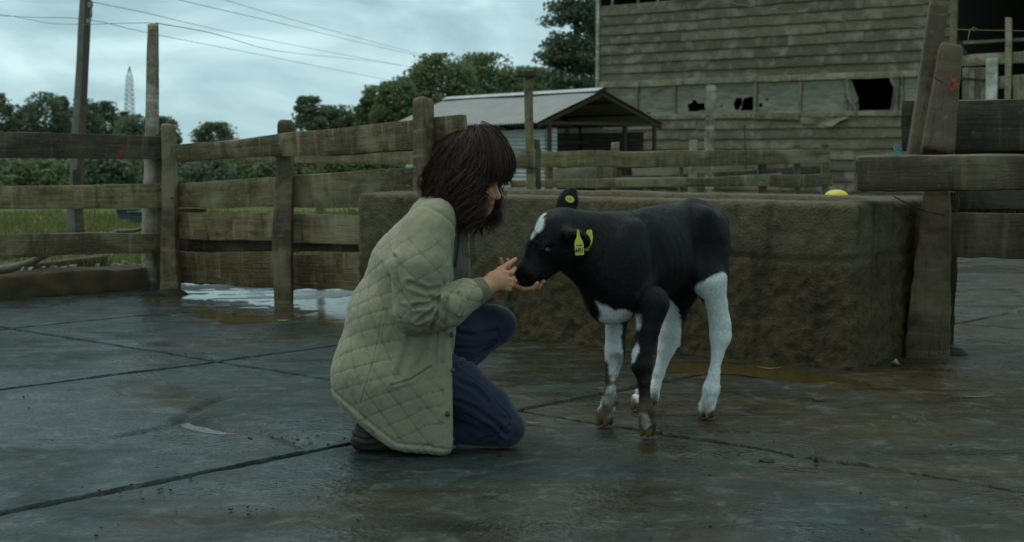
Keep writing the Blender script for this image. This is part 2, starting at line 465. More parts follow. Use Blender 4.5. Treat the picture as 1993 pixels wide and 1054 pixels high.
def logpole(name, p0, p1, r0, r1, mat, parent=None, seg=40, n=16, wob=.06):
    _seed[0] += 1; sd = _seed[0]
    p0 = Vector(p0); p1 = Vector(p1); x = p1 - p0; L = x.length; x.normalize()
    y = Vector((0, -1, 0)); y = (y - x * y.dot(x)).normalized(); z = x.cross(y)
    V = []; F = []
    for i in range(seg + 1):
        f = i / seg; r = r0 + (r1 - r0) * f
        c = vn(np.array([[f * 3, sd, 0], [f * 3, 0, sd]]), 1, sd) * r * .18
        for k in range(n):
            a = 2 * math.pi * k / n
            q = np.array([[f * L * 4, math.cos(a) * 1.3 + sd, math.sin(a) * 1.3]])
            rr = r * (1 + wob * 2 * fbm(q, 1.2, sd)[0]) + max(0, vn(np.array([[f * 6, math.cos(a), math.sin(a) + sd]]), 1, 3)[0] - .55) * r * .9
            V.append((-L/2 + f * L + (vn(np.array([[a, sd, 2.]]), 1.5)[0] * r * .3 if i in (0, seg) else 0), math.cos(a) * rr + c[0], math.sin(a) * rr + c[1]))
    for i in range(seg):
        for k in range(n): F.append((i*n+k, i*n+(k+1) % n, (i+1)*n+(k+1) % n, (i+1)*n+k))
    F.append(tuple(range(n))[::-1]); F.append(tuple(range(seg*n, seg*n+n)))
    me = mesh_np(name, V, F, True)
    mx = Matrix.Translation((p0 + p1) / 2) @ Matrix((x, y, z)).transposed().to_4x4()
    return put(name, me, mat, parent, mx)
# ================================================================== THE SETTING
def terrain_z(d): return -0.05 - 0.70 * sstep(11.5, 45, d)
def gz(p): return float(terrain_z(np.array([p[1]]))[0])
xs = np.concatenate([-np.geomspace(2500, 14, 30), np.linspace(-12, 12, 33), np.geomspace(14, 2500, 30)])
ys = np.concatenate([[-60, -20, -5], np.linspace(0, 60, 61), np.geomspace(66, 4000, 30)])
X, Y = np.meshgrid(xs, ys, indexing='ij')
Z = terrain_z(Y) + np.where((Y > 13) & (Y < 60), .05, 0) * vn(np.stack([X, Y, 0 * X], -1), .45)
V = np.stack([X, Y, Z], -1).reshape(-1, 3)
ny = len(ys); I, J = np.meshgrid(np.arange(len(xs) - 1), np.arange(ny - 1), indexing='ij')
F = np.stack([I*ny+J, (I+1)*ny+J, (I+1)*ny+J+1, I*ny+J+1], -1).reshape(-1, 4)
tag(put('ground', mesh_np('ground', V, F), M['meadow']), kind='structure')

# ---- the concrete yard: slabs cast in a grid turned 48 degrees to the view, mud in the joints
UA = Vector((.669, .743, 0)); VA = Vector((-.743, .669, 0))
def uv2w(m, n): return UA * m + VA * n
yard = empty('concrete_yard', (0, 6, 0)); tag(yard, kind='structure')
bed = MB(); q = [uv2w(-3.45, -3.9), uv2w(15.05, -3.9), uv2w(15.05, 9.07), uv2w(-3.45, 9.07)]
bed.add([(p.x, p.y, -.022) for p in q], [(0, 1, 2, 3)]); bed.obj('joint_mud', M['mudbed'], yard)
crackA = [gp(*p) for p in ((235, 848), (290, 838), (350, 822), (378, 800), (410, 782), (440, 775))]
crackB = [gp(*p) for p in ((350, 818), (395, 830), (440, 838), (490, 836), (545, 842), (600, 868))]
crackC = [gp(*p) for p in ((1550, 885), (1615, 866), (1680, 842), (1745, 826), (1850, 800))]
crackD = [gp(*p) for p in ((225, 750), (250, 768), (300, 775), (360, 772))]
big = [gp(255, 592), gp(300, 606), gp(360, 622), gp(430, 636), gp(560, 632), gp(700, 655), gp(840, 632), gp(800, 580), gp(700, 540), gp(520, 525), gp(360, 535), gp(300, 563), gp(262, 580)]
foot = [gp(1200, 705), gp(1330, 694), gp(1500, 708), gp(1660, 738), gp(1700, 748), gp(1560, 742), gp(1400, 728), gp(1250, 735)]
N_LINES = [-3.9, -2.03, -.18, 3.52, 5.37, 7.22, 9.07]; M_LINES = [-3.45, .25, 3.95, 7.65, 11.35, 15.05]
rs = random.Random(4)
for a in range(len(M_LINES) - 1):
    for b in range(len(N_LINES) - 1):
        m0, m1, n0, n1 = M_LINES[a], M_LINES[a+1], N_LINES[b], N_LINES[b+1]
        c = uv2w((m0+m1)/2, (n0+n1)/2)
        if c.y < 0.5 or c.x < -9 or c.x > 9: continue
        near = c.y < 8.5 and abs(c.x) < 4
        nu, nv = (210, 110) if near else (150, 90)
        ed = np.array([0, .003, .006, .009, .013, .018, .024, .032, .044, .06])
        U = np.concatenate([m0 + ed, np.linspace(m0 + .08, m1 - .08, nu), m1 - ed[::-1]]); W = np.concatenate([n0 + ed, np.linspace(n0 + .08, n1 - .08, nv), n1 - ed[::-1]]); nu = len(U) - 1; nv = len(W) - 1
        UU, WW = np.meshgrid(U, W, indexing='ij')
        P = np.stack([UU*UA.x + WW*VA.x, UU*UA.y + WW*VA.y, 0*UU], -1).reshape(-1, 3)
        e_ = np.minimum(np.minimum(UU - m0, m1 - UU), np.minimum(WW - n0, n1 - WW)).reshape(-1)   # distance to the slab edge
        ragged = .010 + .020 * np.clip(fbm(P, 6, 3, 4) + .25, 0, 1) + .05 * np.clip(fbm(P, 2.6, b + 2, 3) - .30, 0, 1)
        lift = {3.52: .004, 5.37: .006, 7.22: .007}.get(n0, 0.0) + (.002 if m0 >= 3.9 else 0)
        z = lift + .005 * fbm(P, 3.2, 3, 5) + .0022 * fbm(P, 14, 5, 3) - .05 * (1 - sstep(.55, 1, e_ / ragged))
        for poly, sink in ((big, .0075), (foot, .006)):
            dd = polydist(P, list(poly) + [poly[0]]) * np.where(in_poly_np(P, poly), 1, -1) + .09 * fbm(P, 2.4, 7, 4)
            z = z - sink * sstep(-.10, .16, dd) + sstep(-.1, .1, dd) * .0042 * fbm(P * np.array([1.0, 2.2, 1.0]), 5.5, 19, 3)
        for poly, wd, dp in ((crackA, .020, .020), (crackB, .042, .030), (crackC, .022, .014), (crackD, .022, .012)):
            dd = polydist(P, poly) + .012 * fbm(P, 12, 8, 3)
            z = z - dp * np.exp(-(dd / wd) ** 2)
        P[:, 2] = z
        I, J = np.meshgrid(np.arange(nu), np.arange(nv), indexing='ij'); s_ = nv + 1
        F = np.stack([I*s_+J, (I+1)*s_+J, (I+1)*s_+J+1, I*s_+J+1], -1).reshape(-1, 4)
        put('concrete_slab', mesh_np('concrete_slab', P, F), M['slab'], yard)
# ---- water lying on the yard
def puddle(name, outline, z, mat, jag=.05, parent=None):
    c = sum((Vector(p) for p in outline), Vector()) / len(outline); pts = []
    n = len(outline)
    for i in range(n):
        p, q_ = Vector(outline[i]), Vector(outline[(i+1) % n])
        for k in range(10):
            r = p.lerp(q_, k / 10); o = vn(np.array([[r.x * 5, r.y * 5, 1.5]]), 1)[0] * jag + vn(np.array([[r.x * 17, r.y * 17, .5]]), 1)[0] * jag * .4
            r = r + (r - c).normalized() * o; pts.append((r.x, r.y, z))
    me = mesh_np(name, pts, [tuple(range(len(pts)))], False)
    if me.polygons[0].normal.z < 0: me.flip_normals()
    return put(name, me, mat, parent)
tag(puddle('puddle', big, .0015, M['water'], .30), kind='structure')
for nm, pl, jag in (('crack', crackB[0:4], .0),):
    L_ = []; Rr = []
    for i, p in enumerate(pl):
        t = (Vector(pl[min(i+1, len(pl)-1)]) - Vector(pl[max(i-1, 0)])).normalized(); s_ = Vector((-t.y, t.x, 0))
        wv = (.075 if nm == 'crack' else .04) * (.5 + math.sin(math.pi * (i + .6) / (len(pl) + .2)))
        L_.append(p + s_ * wv); Rr.append(p - s_ * wv)
    tag(puddle('puddle', L_ + Rr[::-1], -.0115, M['water'], .02), kind='structure')
tag(puddle('puddle', foot, .0010, M['water'], .10), kind='structure')
# ---- kerb at the foot of the left fence
ka, kb = gp(-640, 632), gp(286, 566)
kerb_dir = (kb - ka).normalized(); kn = Vector((-kerb_dir.y, kerb_dir.x, 0))
k0 = ka + kn * .07 + Vector((0, 0, .07)); k1 = kb + kn * .07 + Vector((0, 0, .07))
o = plank('kerb', k0, k1, .19, .16, M['kerb'], None, face=tuple(-kn), seg=90, wob=.016, corner=.025, rough=.012)
tag(o, 'low mud-dark concrete kerb under the left fence', 'kerb')
bk = plank('kerb', at(-160, 545, 11.6), at(210, 512, 12.0), .14, .2, M['kerb'], None, seg=30, wob=.015, corner=.02, rough=.006)
tag(bk, 'second broken concrete kerb behind the left fence, nearer the meadow', 'kerb')

# ================================================================== LEFT FENCES
fl = empty('plank_fence', at(310, 565, 9.9), 'dark weathered three-rail plank fence at the far left, above the kerb', 'fence')
def rail(par, xa, ya0, ya1, da, xb, yb0, yb1, db, t, mat, nm='rail', **kw):
    a = at(xa, (ya0 + ya1) / 2, da); b = at(xb, (yb0 + yb1) / 2, db)
    return plank(nm, a, b, (ya1 - ya0) * pxm(da), t, mat, par, w1=(yb1 - yb0) * pxm(db), **kw)
rail(fl, -700, 240, 296, 8.79, 318, 266, 309, 9.98, .045, M['fence_dark'], wob=.008, bow=.01, seg=40)
rail(fl, -700, 367, 409, 8.88, 320, 359, 405, 9.98, .045, M['fence'], wob=.007, seg=24)
rail(fl, -700, 466, 515, 8.81, 322, 453, 498, 9.98, .045, M['fence_mud'], wob=.013, gnaw=.03, seg=30)
# post behind the rails beside the tall log
plank('post', at(313, 570, 10.08), at(311, 262, 10.08), .05, .06, M['fence_dark'], fl, face=(0, -1, 0), seg=20, wob=.006)
plank('post', at(-330, 612, 9.33), at(-334, 232, 9.33), .11, .10, M['post'], fl, seg=30, wob=.008, corner=.02, endround=.02)
# spray marks on the top rail, wrapped close to its face
def blob_mark(name, par, ctr, rw, rh, mat, off=.028, seed=1):
    pts = []
    for k in range(18):
        a = 2 * math.pi * k / 18; rr = 1 + .8 * vn(np.array([[math.cos(a) * 2.4, math.sin(a) * 2.4, seed]]), 1)[0]
        pts.append((ctr.x + math.cos(a) * rw * rr, ctr.y - off, ctr.z + math.sin(a) * rh * rr))
    pts2 = [(p[0], p[1] + .006, p[2]) for p in pts]
    n = len(pts); F = [tuple(range(n))[::-1]] + [(i, (i+1) % n, n + (i+1) % n, n + i) for i in range(n)]
    return put(name, mesh_np(name, pts + pts2, F, False), mat, par)
blob_mark('spray_mark', fl, at(236, 300, 9.87), .017, .017, M['red'])
blob_mark('spray_mark', fl, at(2, 300, 9.61), .055, .009, M['red'], seed=4)

fb = empty('plank_fence', at(552, 585, 9.33), 'weathered four-board plank fence with muddy bottom boards, behind the crouching woman', 'fence')
BN = (-.57, -.82, 0)          # the boards look down-left
def dB(px): return 9.96 - 1.295 * (px - 330) / 492      # depth along the fence line
# upper boards nailed on the front of the posts
rail(fb, 346, 281, 312, dB(346) - .06, 905, 224, 291, dB(905) - .06, .05, M['fence'], seg=34, wob=.007, bow=.008)
rail(fb, 348, 355, 405, dB(348) + .05, 545, 344, 400, dB(545) + .05, .045, M['fence'], seg=18)
rail(fb, 556, 342, 402, dB(556) + .05, 860, 324, 404, dB(860) + .05, .045, M['fence'], seg=22)
rail(fb, 348, 414, 465, dB(348) + .05, 545, 414, 468, dB(545) + .05, .045, M['fence'], seg=18)
rail(fb, 556, 417, 472, dB(556) + .05, 760, 420, 476, dB(760) + .05, .045, M['fence'], seg=18)
rail(fb, 348, 488, 555, dB(348) + .05, 545, 490, 557, dB(545) + .05, .05, M['fence_mud'], seg=26, wob=.010, gnaw=.025, rough=.003)
rail(fb, 556, 489, 557, dB(556) + .05, 790, 492, 566, dB(790) + .05, .05, M['fence_mud'], seg=26, wob=.010, gnaw=.025, rough=.003)
rail(fb, 350, 463, 491, dB(350) + .16, 560, 466, 490, dB(560) + .16, .04, M['fence_dark'], seg=14)
rail(fb, 560, 466, 490, dB(560) + .16, 700, 470, 488, dB(700) + .16, .04, M['fence_dark'], seg=10)
rail(fb, 350, 403, 413, dB(350) + .2, 400, 405, 413, dB(400) + .2, .03, M['fence_dark'], seg=6)
plank('post', gp(336, 571) + Vector((0, 0, -.05)), at(327, 243, 9.95), .135, .12, M['post'], fb, face=(0, -1, 0), seg=40, wob=.010, corner=.03, rough=.005, w1=.10, endround=.02)
plank('post', gp(550, 590) + Vector((0, 0, -.05)), at(553, 292, 9.33), .125, .11, M['post'], fb, face=(0, -1, 0), seg=36, wob=.009, corner=.02, rough=.003, w1=.118)
plank('post', at(554, 294, 9.42), at(555, 232, 9.42), .115, .10, M['post'], fb, face=(0, -1, 0), seg=10, wob=.01, corner=.045, w1=.11, endround=.05, erk=.55)
plank('post', gp(826, 628) + Vector((0, 0, -.05)), at(823, 193, 8.5), .095, .11, M['post'], fb, face=BN, seg=40, wob=.007, corner=.015, w1=.085, endround=.025)
# bolts on the post and top board
for (px_, py_) in ((541, 262), (815, 250), (829, 250), (553, 345), (556, 440), (335, 385)):
    d_ = dB(px_) - .1; c_ = at(px_, py_, d_ - .03); b_ = MB(); b_.tube([c_, c_ + Vector((0, .03, 0))], .006, 8); b_.obj('nail_head', M['rust'], fb)

lp = logpole('log_pole', at(292, 560, 10.12) + Vector((0, 0, -.06)), at(296, 44, 10.12), .062, .038, M['log'], seg=70)
tag(lp, 'tall pale peeled log pole standing behind the left fence', 'pole')
# leaning utility pole of two channels
up = empty('utility_pole', at(145, 457, 16.6), 'leaning grey utility pole cut off by the top of the picture', 'utility pole')
b0, b1 = at(137, 470, 16.6), at(167, -60, 16.6)
plank('pole_shaft', b0 + Vector((0, .05, -.15)), b1 + Vector((0, .05, 0)), .13, .14, M['pole'], up, seg=30, wob=.003, w1=.085)
plank('pole_flange', b0 + Vector((.075, -.01, -.15)), b1 + Vector((.05, -.01, 0)), .055, .10, M['pole_brown'], up, seg=30, wob=.003, w1=.045)
plank('base_board', at(155, 472, 16.5), at(150, 330, 16.5), .09, .05, M['fence_dark'], up, seg=8)
mb = MB(); mb.tube([at(176, -20, 16.45), at(178, 30, 16.45), at(173, 42, 16.45)], .012, 8); mb.tube([at(176, 4, 16.4), at(176, 14, 16.4)], .03, 8); mb.tube([at(172, 36, 16.4), at(172, 44, 16.4)], .025, 8); mb.obj('insulator', M['steel'], up)
mb = MB(); mb.tube([at(165, 84, 16.5), at(173, 98, 16.5), at(166, 130, 16.5), at(163, 165, 16.5)], .006, 6); mb.obj('loose_cable', M['wire'], up)
def wire(label, pts, r=.006):
    r *= .62
    P = [Vector(p) for p in pts]; Q = []
    for i in range(len(P) - 1):
        p0, p1, p2, p3 = P[max(i-1, 0)], P[i], P[i+1], P[min(i+2, len(P)-1)]
        for k in range(8):
            t = k / 8; Q.append(.5 * ((2*p1) + (p2-p0)*t + (2*p0-5*p1+4*p2-p3)*t*t + (3*p1-p0-3*p2+p3)*t**3))
    Q.append(P[-1]); m = MB(); m.tube(Q, r, 5)
    return tag(m.obj('overhead_wire', M['wire'], smooth=True), label, 'wire', 'overhead wires')
wire('wire sagging from the left edge past the utility pole to the log pole top', [at(-80, 24, 15), at(0, 28, 15), at(50, 36, 14.5), at(100, 45, 14), at(170, 47, 13), at(230, 45, 11.5), at(292, 44, 10.3)], .0035)
wire('straight wire from the left edge to the utility pole and down across the sky', [at(-80, 26, 18), at(60, 33, 17.5), at(172, 38, 16.45), at(300, 66, 20), at(500, 105, 26), at(760, 156, 36), at(1000, 200, 46)], .0055)
wire('wire leaving the log pole top and sagging to the far trees', [at(303, 44, 10.2), at(420, 66, 14), at(520, 95, 18), at(600, 106, 22), at(700, 116, 28), at(830, 133, 36)], .005)
wire('wire from the utility pole head running down behind the trees', [at(178, 3, 16.4), at(290, 26, 20), at(430, 59, 25), at(560, 85, 30), at(690, 110, 35), at(860, 140, 42)], .0065)
wire('upper wire crossing the sky from the top edge toward the tall trees', [at(330, -5, 19), at(420, 16, 22), at(560, 48, 28), at(700, 82, 34), at(860, 118, 42)], .007)
wire('highest wire across the sky, starting right of the others', [at(420, -6, 22), at(500, 18, 25), at(620, 52, 30), at(760, 90, 37), at(860, 116, 43)], .0065)
wire('thin wire in front of the pine, ending at the barn corner', [at(1010, 140, 38), at(1100, 152, 38), at(1163, 154, 38)], .007)

# lattice pylon far off
py = empty('lattice_pylon', at(252, 300, 260), 'thin grey lattice pylon far away behind the left trees', 'pylon')
def T_(px_, py_): return at(px_, py_, 260)
mb = MB()
for sx in (-1, 1):
    for dy in (-.6, .6):
        o_ = Vector((0, dy, 0)); mb.tube([T_(252 + sx * 9, 235) + o_, T_(252 + sx * 5.5, 165) + o_, T_(252 + sx * 4.5, 150) + o_, T_(252, 128)], .06, 4)
mb.obj('legs', M['steel'], py)
mb = MB()
for i in range(9):
    ya, yb = 148 + i * 9, 157 + i * 9; wa = 4.5 + i * .5
    for dy in (-.6, .6):
        o_ = Vector((0, dy, 0)); mb.tube([T_(252 - wa, ya) + o_, T_(252 + wa, yb) + o_], .035, 4); mb.tube([T_(252 + wa, ya) + o_, T_(252 - wa, yb) + o_], .035, 4)
    mb.tube([T_(252 - wa, ya), T_(252 + wa, ya)], .035, 4)
mb.obj('bracing', M['steel'], py)['kind'] = 'stuff'

# things in the meadow
def tub(px_, py0, py1, wpx, d, label):
    r = wpx / 2 * pxm(d); c = at(px_, py1, d); h = (py1 - py0) * pxm(d); m = MB(); prof = [(.82*r, 0), (.9*r, h*.5), (r, h*.93), (1.05*r, h*.95), (1.05*r, h), (.96*r, h), (.9*r, h*.6), (.8*r, h*.12)]
    V = []; F = []; n = 24
    for (rr, zz) in prof:
        for k in range(n):
            a = 2*math.pi*k/n; V.append((c.x + 1.15*rr*math.cos(a), c.y + .8*rr*math.sin(a), c.z + zz))
    for i in range(len(prof)-1):
        for k in range(n): F.append((i*n+k, i*n+(k+1) % n, (i+1)*n+(k+1) % n, (i+1)*n+k))
    F.append(tuple(range((len(prof)-1)*n, len(prof)*n)))
    m.add(V, F); return tag(m.obj('feed_tub', M['tub'], smooth=True), label, 'tub', 'tubs in the meadow')
tub(249, 406, 425, 40, 27.0, 'dark blue-grey tub in the meadow, the left and farther one')
tub(275, 411, 433, 46, 25.0, 'dark blue-grey tub in the meadow beside the log pole')
def branch(label, pts, r0, r1):
    m = MB(); n = len(pts); Q = [Vector(p) + Vector((0, 0, .012 * math.sin(i * 2.1))) for i, p in enumerate(pts)]
    m.tube(Q, [r0 + (r1 - r0) * i / (n - 1) for i in range(n)], 8)
    return tag(m.obj('fallen_branch', M['branch'], smooth=True), label, 'branch')
branch('thick grey dead branch lying behind the kerb at the far left', [at(-30, 530, 10.9), at(30, 523, 10.8), at(60, 508, 10.75), at(95, 492, 10.7), at(135, 480, 10.7), at(175, 468, 10.8)], .035, .02)
branch('pale dead branch reaching up to the log pole above the lowest rail', [at(200, 462, 10.5), at(232, 452, 10.45), at(262, 446, 10.4), at(300, 437, 10.35)], .018, .012)
branch('short broken branch poking out under the far left rail', [at(-10, 555, 10.6), at(10, 548, 10.6), at(30, 538, 10.65), at(48, 520, 10.7)], .02, .012)
rr_ = np.random.default_rng(5)
mb = MB()
for i in range(260):
    px_, d_ = rr_.uniform(-40, 300), rr_.uniform(10.4, 12.2); p = at(px_, 400, d_); zz = -.02 + rr_.uniform(0, .06); s_ = rr_.uniform(.012, .05)
    v = rr_.normal(size=(8, 3)); v /= np.linalg.norm(v, axis=1)[:, None]
    cube = np.array([(-1,-1,-1),(1,-1,-1),(1,1,-1),(-1,1,-1),(-1,-1,1),(1,-1,1),(1,1,1),(-1,1,1)]) * .6 + v * .35
    mb.add([(p.x + c[0]*s_, p.y + c[1]*s_, zz + c[2]*s_*.6) for c in cube], [(0,3,2,1),(4,5,6,7),(0,1,5,4),(1,2,6,5),(2,3,7,6),(3,0,4,7)])
tag(mb.obj('rubble', M['stone'], smooth=False), 'loose rubble and stones strewn behind the kerb', 'rubble', kind='stuff')

# ================================================================== TROUGH
TA = Vector((-.86, 8.02, 0)); TB = Vector((1.50, 6.27, 0)); TU = (TB - TA).normalized(); TN = Vector((-TU.y, TU.x, 0))   # TN points away from the camera
TL = (TB - TA).length; TW, TH = 1.15, .752
def tr_pt(s, t, z): return TA + TU * s + TN * t + Vector((0, 0, z))
def rounded_loop(L, W, r, step):
    pts = []
    def line(a, b):
        n = max(2, int(math.dist(a, b) / step))
        for k in range(n): pts.append((a[0] + (b[0]-a[0])*k/n, a[1] + (b[1]-a[1])*k/n))
    def arc(c, a0):
        n = 7
        for k in range(n): a = R(a0 + 90 * k / n); pts.append((c[0] + r*math.cos(a), c[1] + r*math.sin(a)))
    line((r, 0), (L-r, 0)); arc((L-r, r), -90); line((L, r), (L, W-r)); arc((L-r, W-r), 0); line((L-r, W), (r, W)); arc((r, W-r), 90); line((0, W-r), (0, r)); arc((r, r), 180)
    return np.array(pts)
loop = rounded_loop(TL, TW, .018, .012); n = len(loop); cx = np.array([TL/2, TW/2])
zl = np.concatenate([np.linspace(0, .722, 52), [.730, .738, .745, .750, .752]])
ins = np.concatenate([np.zeros(52), [.0015, .004, .009, .018, .04]])
rows = []
def inset(lp_, k):    # move a loop inward by k on each side
    q = lp_.copy(); q[:, 0] = np.clip(q[:, 0], 0, TL); hx, hy = TL/2, TW/2
    return np.stack([(q[:, 0]-hx) * (hx-k)/hx + hx, (q[:, 1]-hy) * (hy-k)/hy + hy], 1)
for z_, k_ in zip(zl, ins):
    l2 = inset(loop, k_); rows.append(np.stack([l2[:, 0], l2[:, 1], np.full(n, z_)], 1))
for k_, z_ in ((.10, .754), (.17, .752), (.20, .745), (.215, .72), (.22, .60), (.225, .45)):
    l2 = inset(loop, k_); rows.append(np.stack([l2[:, 0], l2[:, 1], np.full(n, z_)], 1))
G = np.array(rows); nr = len(rows)
out_n = np.zeros((n, 2)); dl = np.roll(loop, -1, 0) - np.roll(loop, 1, 0); out_n[:, 0] = dl[:, 1]; out_n[:, 1] = -dl[:, 0]; out_n /= np.linalg.norm(out_n, axis=1)[:, None] + 1e-9
P = G.reshape(-1, 3).copy(); rowi = np.repeat(np.arange(nr), n)
mudf = sstep(.60, .25, P[:, 2] + .22 * fbm(P, 2.2, 4, 3) - .10 * sstep(1.2, TL, P[:, 0])) * (rowi < 54)
amp = np.where(rowi < 53, 1.0, .35)
disp = amp * (.006 * fbm(P, 3.0, 1, 4) + mudf * (.012 * np.abs(fbm(P, 6, 2, 5)) + .017 * fbm(P, 34, 6, 3)) + (1 - mudf) * .010 * fbm(P, 24, 3, 3))
disp -= .012 * np.exp(-((P[:, 2] - .50 - .02 * vn(P, 2.2, 9)) / .012) ** 2) * sstep(1.0, 1.5, P[:, 0]) * (rowi < 52)   # a pour line
disp += .02 * sstep(.12, 0, P[:, 2]) * fbm(P, 5, 12, 3) * (rowi < 52)
on = np.tile(out_n, (nr, 1))
P[:, 0] += on[:, 0] * disp; P[:, 1] += on[:, 1] * disp
P[:, 2] += np.where(rowi >= 53, .008 * fbm(P, 5, 7, 4), 0) - .012
# the worn, undercut right-hand bottom edge
Wd = np.array([list(tr_pt(a, b, c)) for a, b, c in P])
I, J = np.meshgrid(np.arange(nr - 1), np.arange(n), indexing='ij'); J2 = (J + 1) % n
F = np.stack([I*n+J, I*n+J2, (I+1)*n+J2, (I+1)*n+J], -1).reshape(-1, 4)
me = mesh_np('basin', Wd, F); at_ = me.attributes.new('Mud', 'FLOAT', 'POINT'); at_.data.foreach_set('value', mudf.astype(np.float32))
trough = empty('water_trough', tr_pt(TL/2, TW/2, 0), 'long mud-caked concrete water trough behind the calf', 'trough')
put('basin', me, M['mudded'], trough)
mb = MB(); qd = [tr_pt(.2, .2, .66), tr_pt(TL-.2, .2, .66), tr_pt(TL-.2, TW-.2, .66), tr_pt(.2, TW-.2, .66)]; mb.add(qd, [(0, 1, 2, 3)]); mb.obj('trough_water', M['water'], trough)
# yellow float
fc = onplane(1628, 372, (0, 0, .735), (0, 0, 1)); fc = Vector((fc.x, fc.y, .689)); V = []; F = []; n_ = 28; prof = [(.001, .062), (.02, .061), (.042, .054), (.058, .042), (.066, .026), (.070, .010), (.070, -.01), (.06, -.03), (.03, -.055), (.001, -.06)]
sc_ = 24 * pxm(fc.y) / .070
for (r_, z_) in prof:
    for k in range(n_): a = 2*math.pi*k/n_; V.append((fc.x + r_*sc_*math.cos(a), fc.y + r_*sc_*math.sin(a), fc.z + z_*.9))
for i in range(len(prof)-1):
    for k in range(n_): F.append((i*n_+k, (i+1)*n_+k, (i+1)*n_+(k+1) % n_, i*n_+(k+1) % n_))
tag(put('float_ball', mesh_np('float_ball', V, F), M['yellow']), 'yellow plastic float in the trough, under the timber beam end', 'float')

# ================================================================== RIGHT GATE POSTS AND TIMBERS
rf = empty('timber_barrier', gp(1810, 692), 'heavy dark timber barrier of beam, posts and boards at the right edge', 'barrier')
plank('beam', at(1666, 337, 6.45), at(2140, 333, 6.30), 69 * pxm(6.4), .15, M['beam'], rf, face=(.1, -1, 0), seg=60, wob=.004, corner=.016, rough=.003, endround=.03)
plank('post', gp(1812, 697) + Vector((0, .05, -.04)), at(1826, 366, 6.75), .20, .15, M['beam'], rf, face=(-.35, -.93, 0), seg=50, wob=.010, corner=.010, rough=.006, w1=.105)
plank('post', at(1822, 300, 6.75), at(1848, 92, 6.9), .155, .12, M['beam'], rf, face=(-.2, -1, 0), seg=26, wob=.005, corner=.012, rough=.002, w1=.105, endround=.03)
plank('post', at(1790, 305, 6.95), at(1837, -60, 7.1), .115, .10, M['beam'], rf, face=(-.2, -1, 0), seg=30, wob=.005, corner=.010, w1=.085)
plank('board', at(1756, 245, 7.06), at(2140, 240, 6.9), 100 * pxm(7), .06, M['beam_dark'], rf, face=(.05, -1, 0), seg=24, wob=.006, rough=.002)
plank('board', at(1838, 457, 6.92), at(2140, 460, 6.8), 89 * pxm(6.9), .06, M['beam'], rf, face=(.05, -1, 0), seg=24, wob=.006, gnaw=.01, rough=.002)
plank('board', at(1838, 382, 7.15), at(2140, 384, 7.05), 48 * pxm(7.1), .05, M['beam_dark'], rf, face=(.05, -1, 0), seg=10)
for i in range(9):
    plank('batten', at(1852 + i * 19, 445, 7.25), at(1852 + i * 19, 380, 7.25), .044, .03, M['beam_dark'], rf, seg=4, wob=.002)
plank('post', gp(1848, 668) + Vector((0, .05, -.02)), at(1845, 366, 6.98), .085, .10, M['beam_dark'], rf, face=(0, -1, 0), seg=30, wob=.012, rough=.006, corner=.02)
blob_mark('spray_mark', rf, at(1853, 166, 6.76), .016, .036, M['orange'], off=.035, seed=6)
for pa_, pb_ in ((at(1819, 150, 6.62), at(1834, 160, 6.62)), (at(1797, 203, 6.65), at(1801, 216, 6.65))):
    mb = MB(); mb.tube([pa_, pb_], .0035, 6); mb.obj('bent_nail', M['rust'], rf)
mb = MB(); mb.tube([at(1740, 382, 6.35), at(1775, 400, 6.5), at(1800, 410, 6.6), at(1838, 418, 6.66)], .003, 5); mb.obj('tie_wire', M['rust'], rf)
mb = MB()
for k in range(3):
    c_ = at(1745 + k * 4, 293, 7.6 + k * .05); mb.tube([c_ + Vector((.010 * math.cos(a) * (1 + .1*k), .02 * math.sin(a), .030 * math.sin(a) - .01*k)) for a in np.linspace(0, 2*math.pi, 20)], .005, 6)
tag(mb.obj('hose_coil', M['teal'], smooth=True), 'teal hose coil hanging behind the timber beam', 'hose')
rp_pts = [at(1380, -4, 13), at(1500, 20, 12.6), at(1650, 42, 12.2), at(1800, 54, 11.8), at(1890, 58, 11.6), at(2010, 60, 11.3)]
mb = MB(); mb.tube(rp_pts, .004, 6); kk = at(1888, 58, 11.55); mb.tube([kk, kk + Vector((.03, 0, .02)), kk + Vector((.06, 0, .012)), kk + Vector((.03, 0, -.004)), kk, kk + Vector((-.01, 0, -.05)), kk + Vector((-.015, 0, -.10))], .0055, 6)
tag(mb.obj('twine', M['rope'], smooth=True), 'yellowish twine stretched across the barn front, knotted at the right', 'twine')

# ================================================================== FENCE BEHIND THE TROUGH
fc1 = empty('plank_fence', at(900, 420, 14), 'thin grey rail fence seen beyond the four-board fence and the head of the woman', 'fence')
FC = M['fence_far']
rail(fc1, 425, 299, 311, 17.0, 812, 291, 322, 14.3, .05, FC, seg=20, wob=.008)
rail(fc1, 808, 290, 322, 14.3, 1048, 290, 325, 12.6, .05, FC, seg=16, wob=.008)
rail(fc1, 560, 352, 364, 16.5, 830, 350, 366, 14.4, .05, FC, seg=12, wob=.008)
for px_, d_, y0_ in ((622, 15.7, 318), (685, 15.1, 405), (760, 14.7, 318)):
    plank('post', at(px_, 520, d_), at(px_, y0_, d_), .075, .07, FC, fc1, seg=10)
tp = empty('fence_post', at(1030, 420, 12.7), 'tall post with a flat cap block, left of the tin shed front', 'post')
plank('shaft', at(1034, 430, 12.75), at(1028, 148, 12.75), .078, .09, FC, tp, seg=24, wob=.005)
plank('cap_block', at(1007, 142, 12.7), at(1043, 143, 12.7), .05, .11, M['fence_dark'], tp, seg=8, wob=.01)
plank('side_post', at(1048, 430, 12.9), at(1045, 272, 12.9), .05, .06, M['fence_dark'], tp, seg=8)
fc2 = empty('plank_fence', at(1330, 420, 14.6), 'low greenish rail fence between the trough and the barn', 'fence')
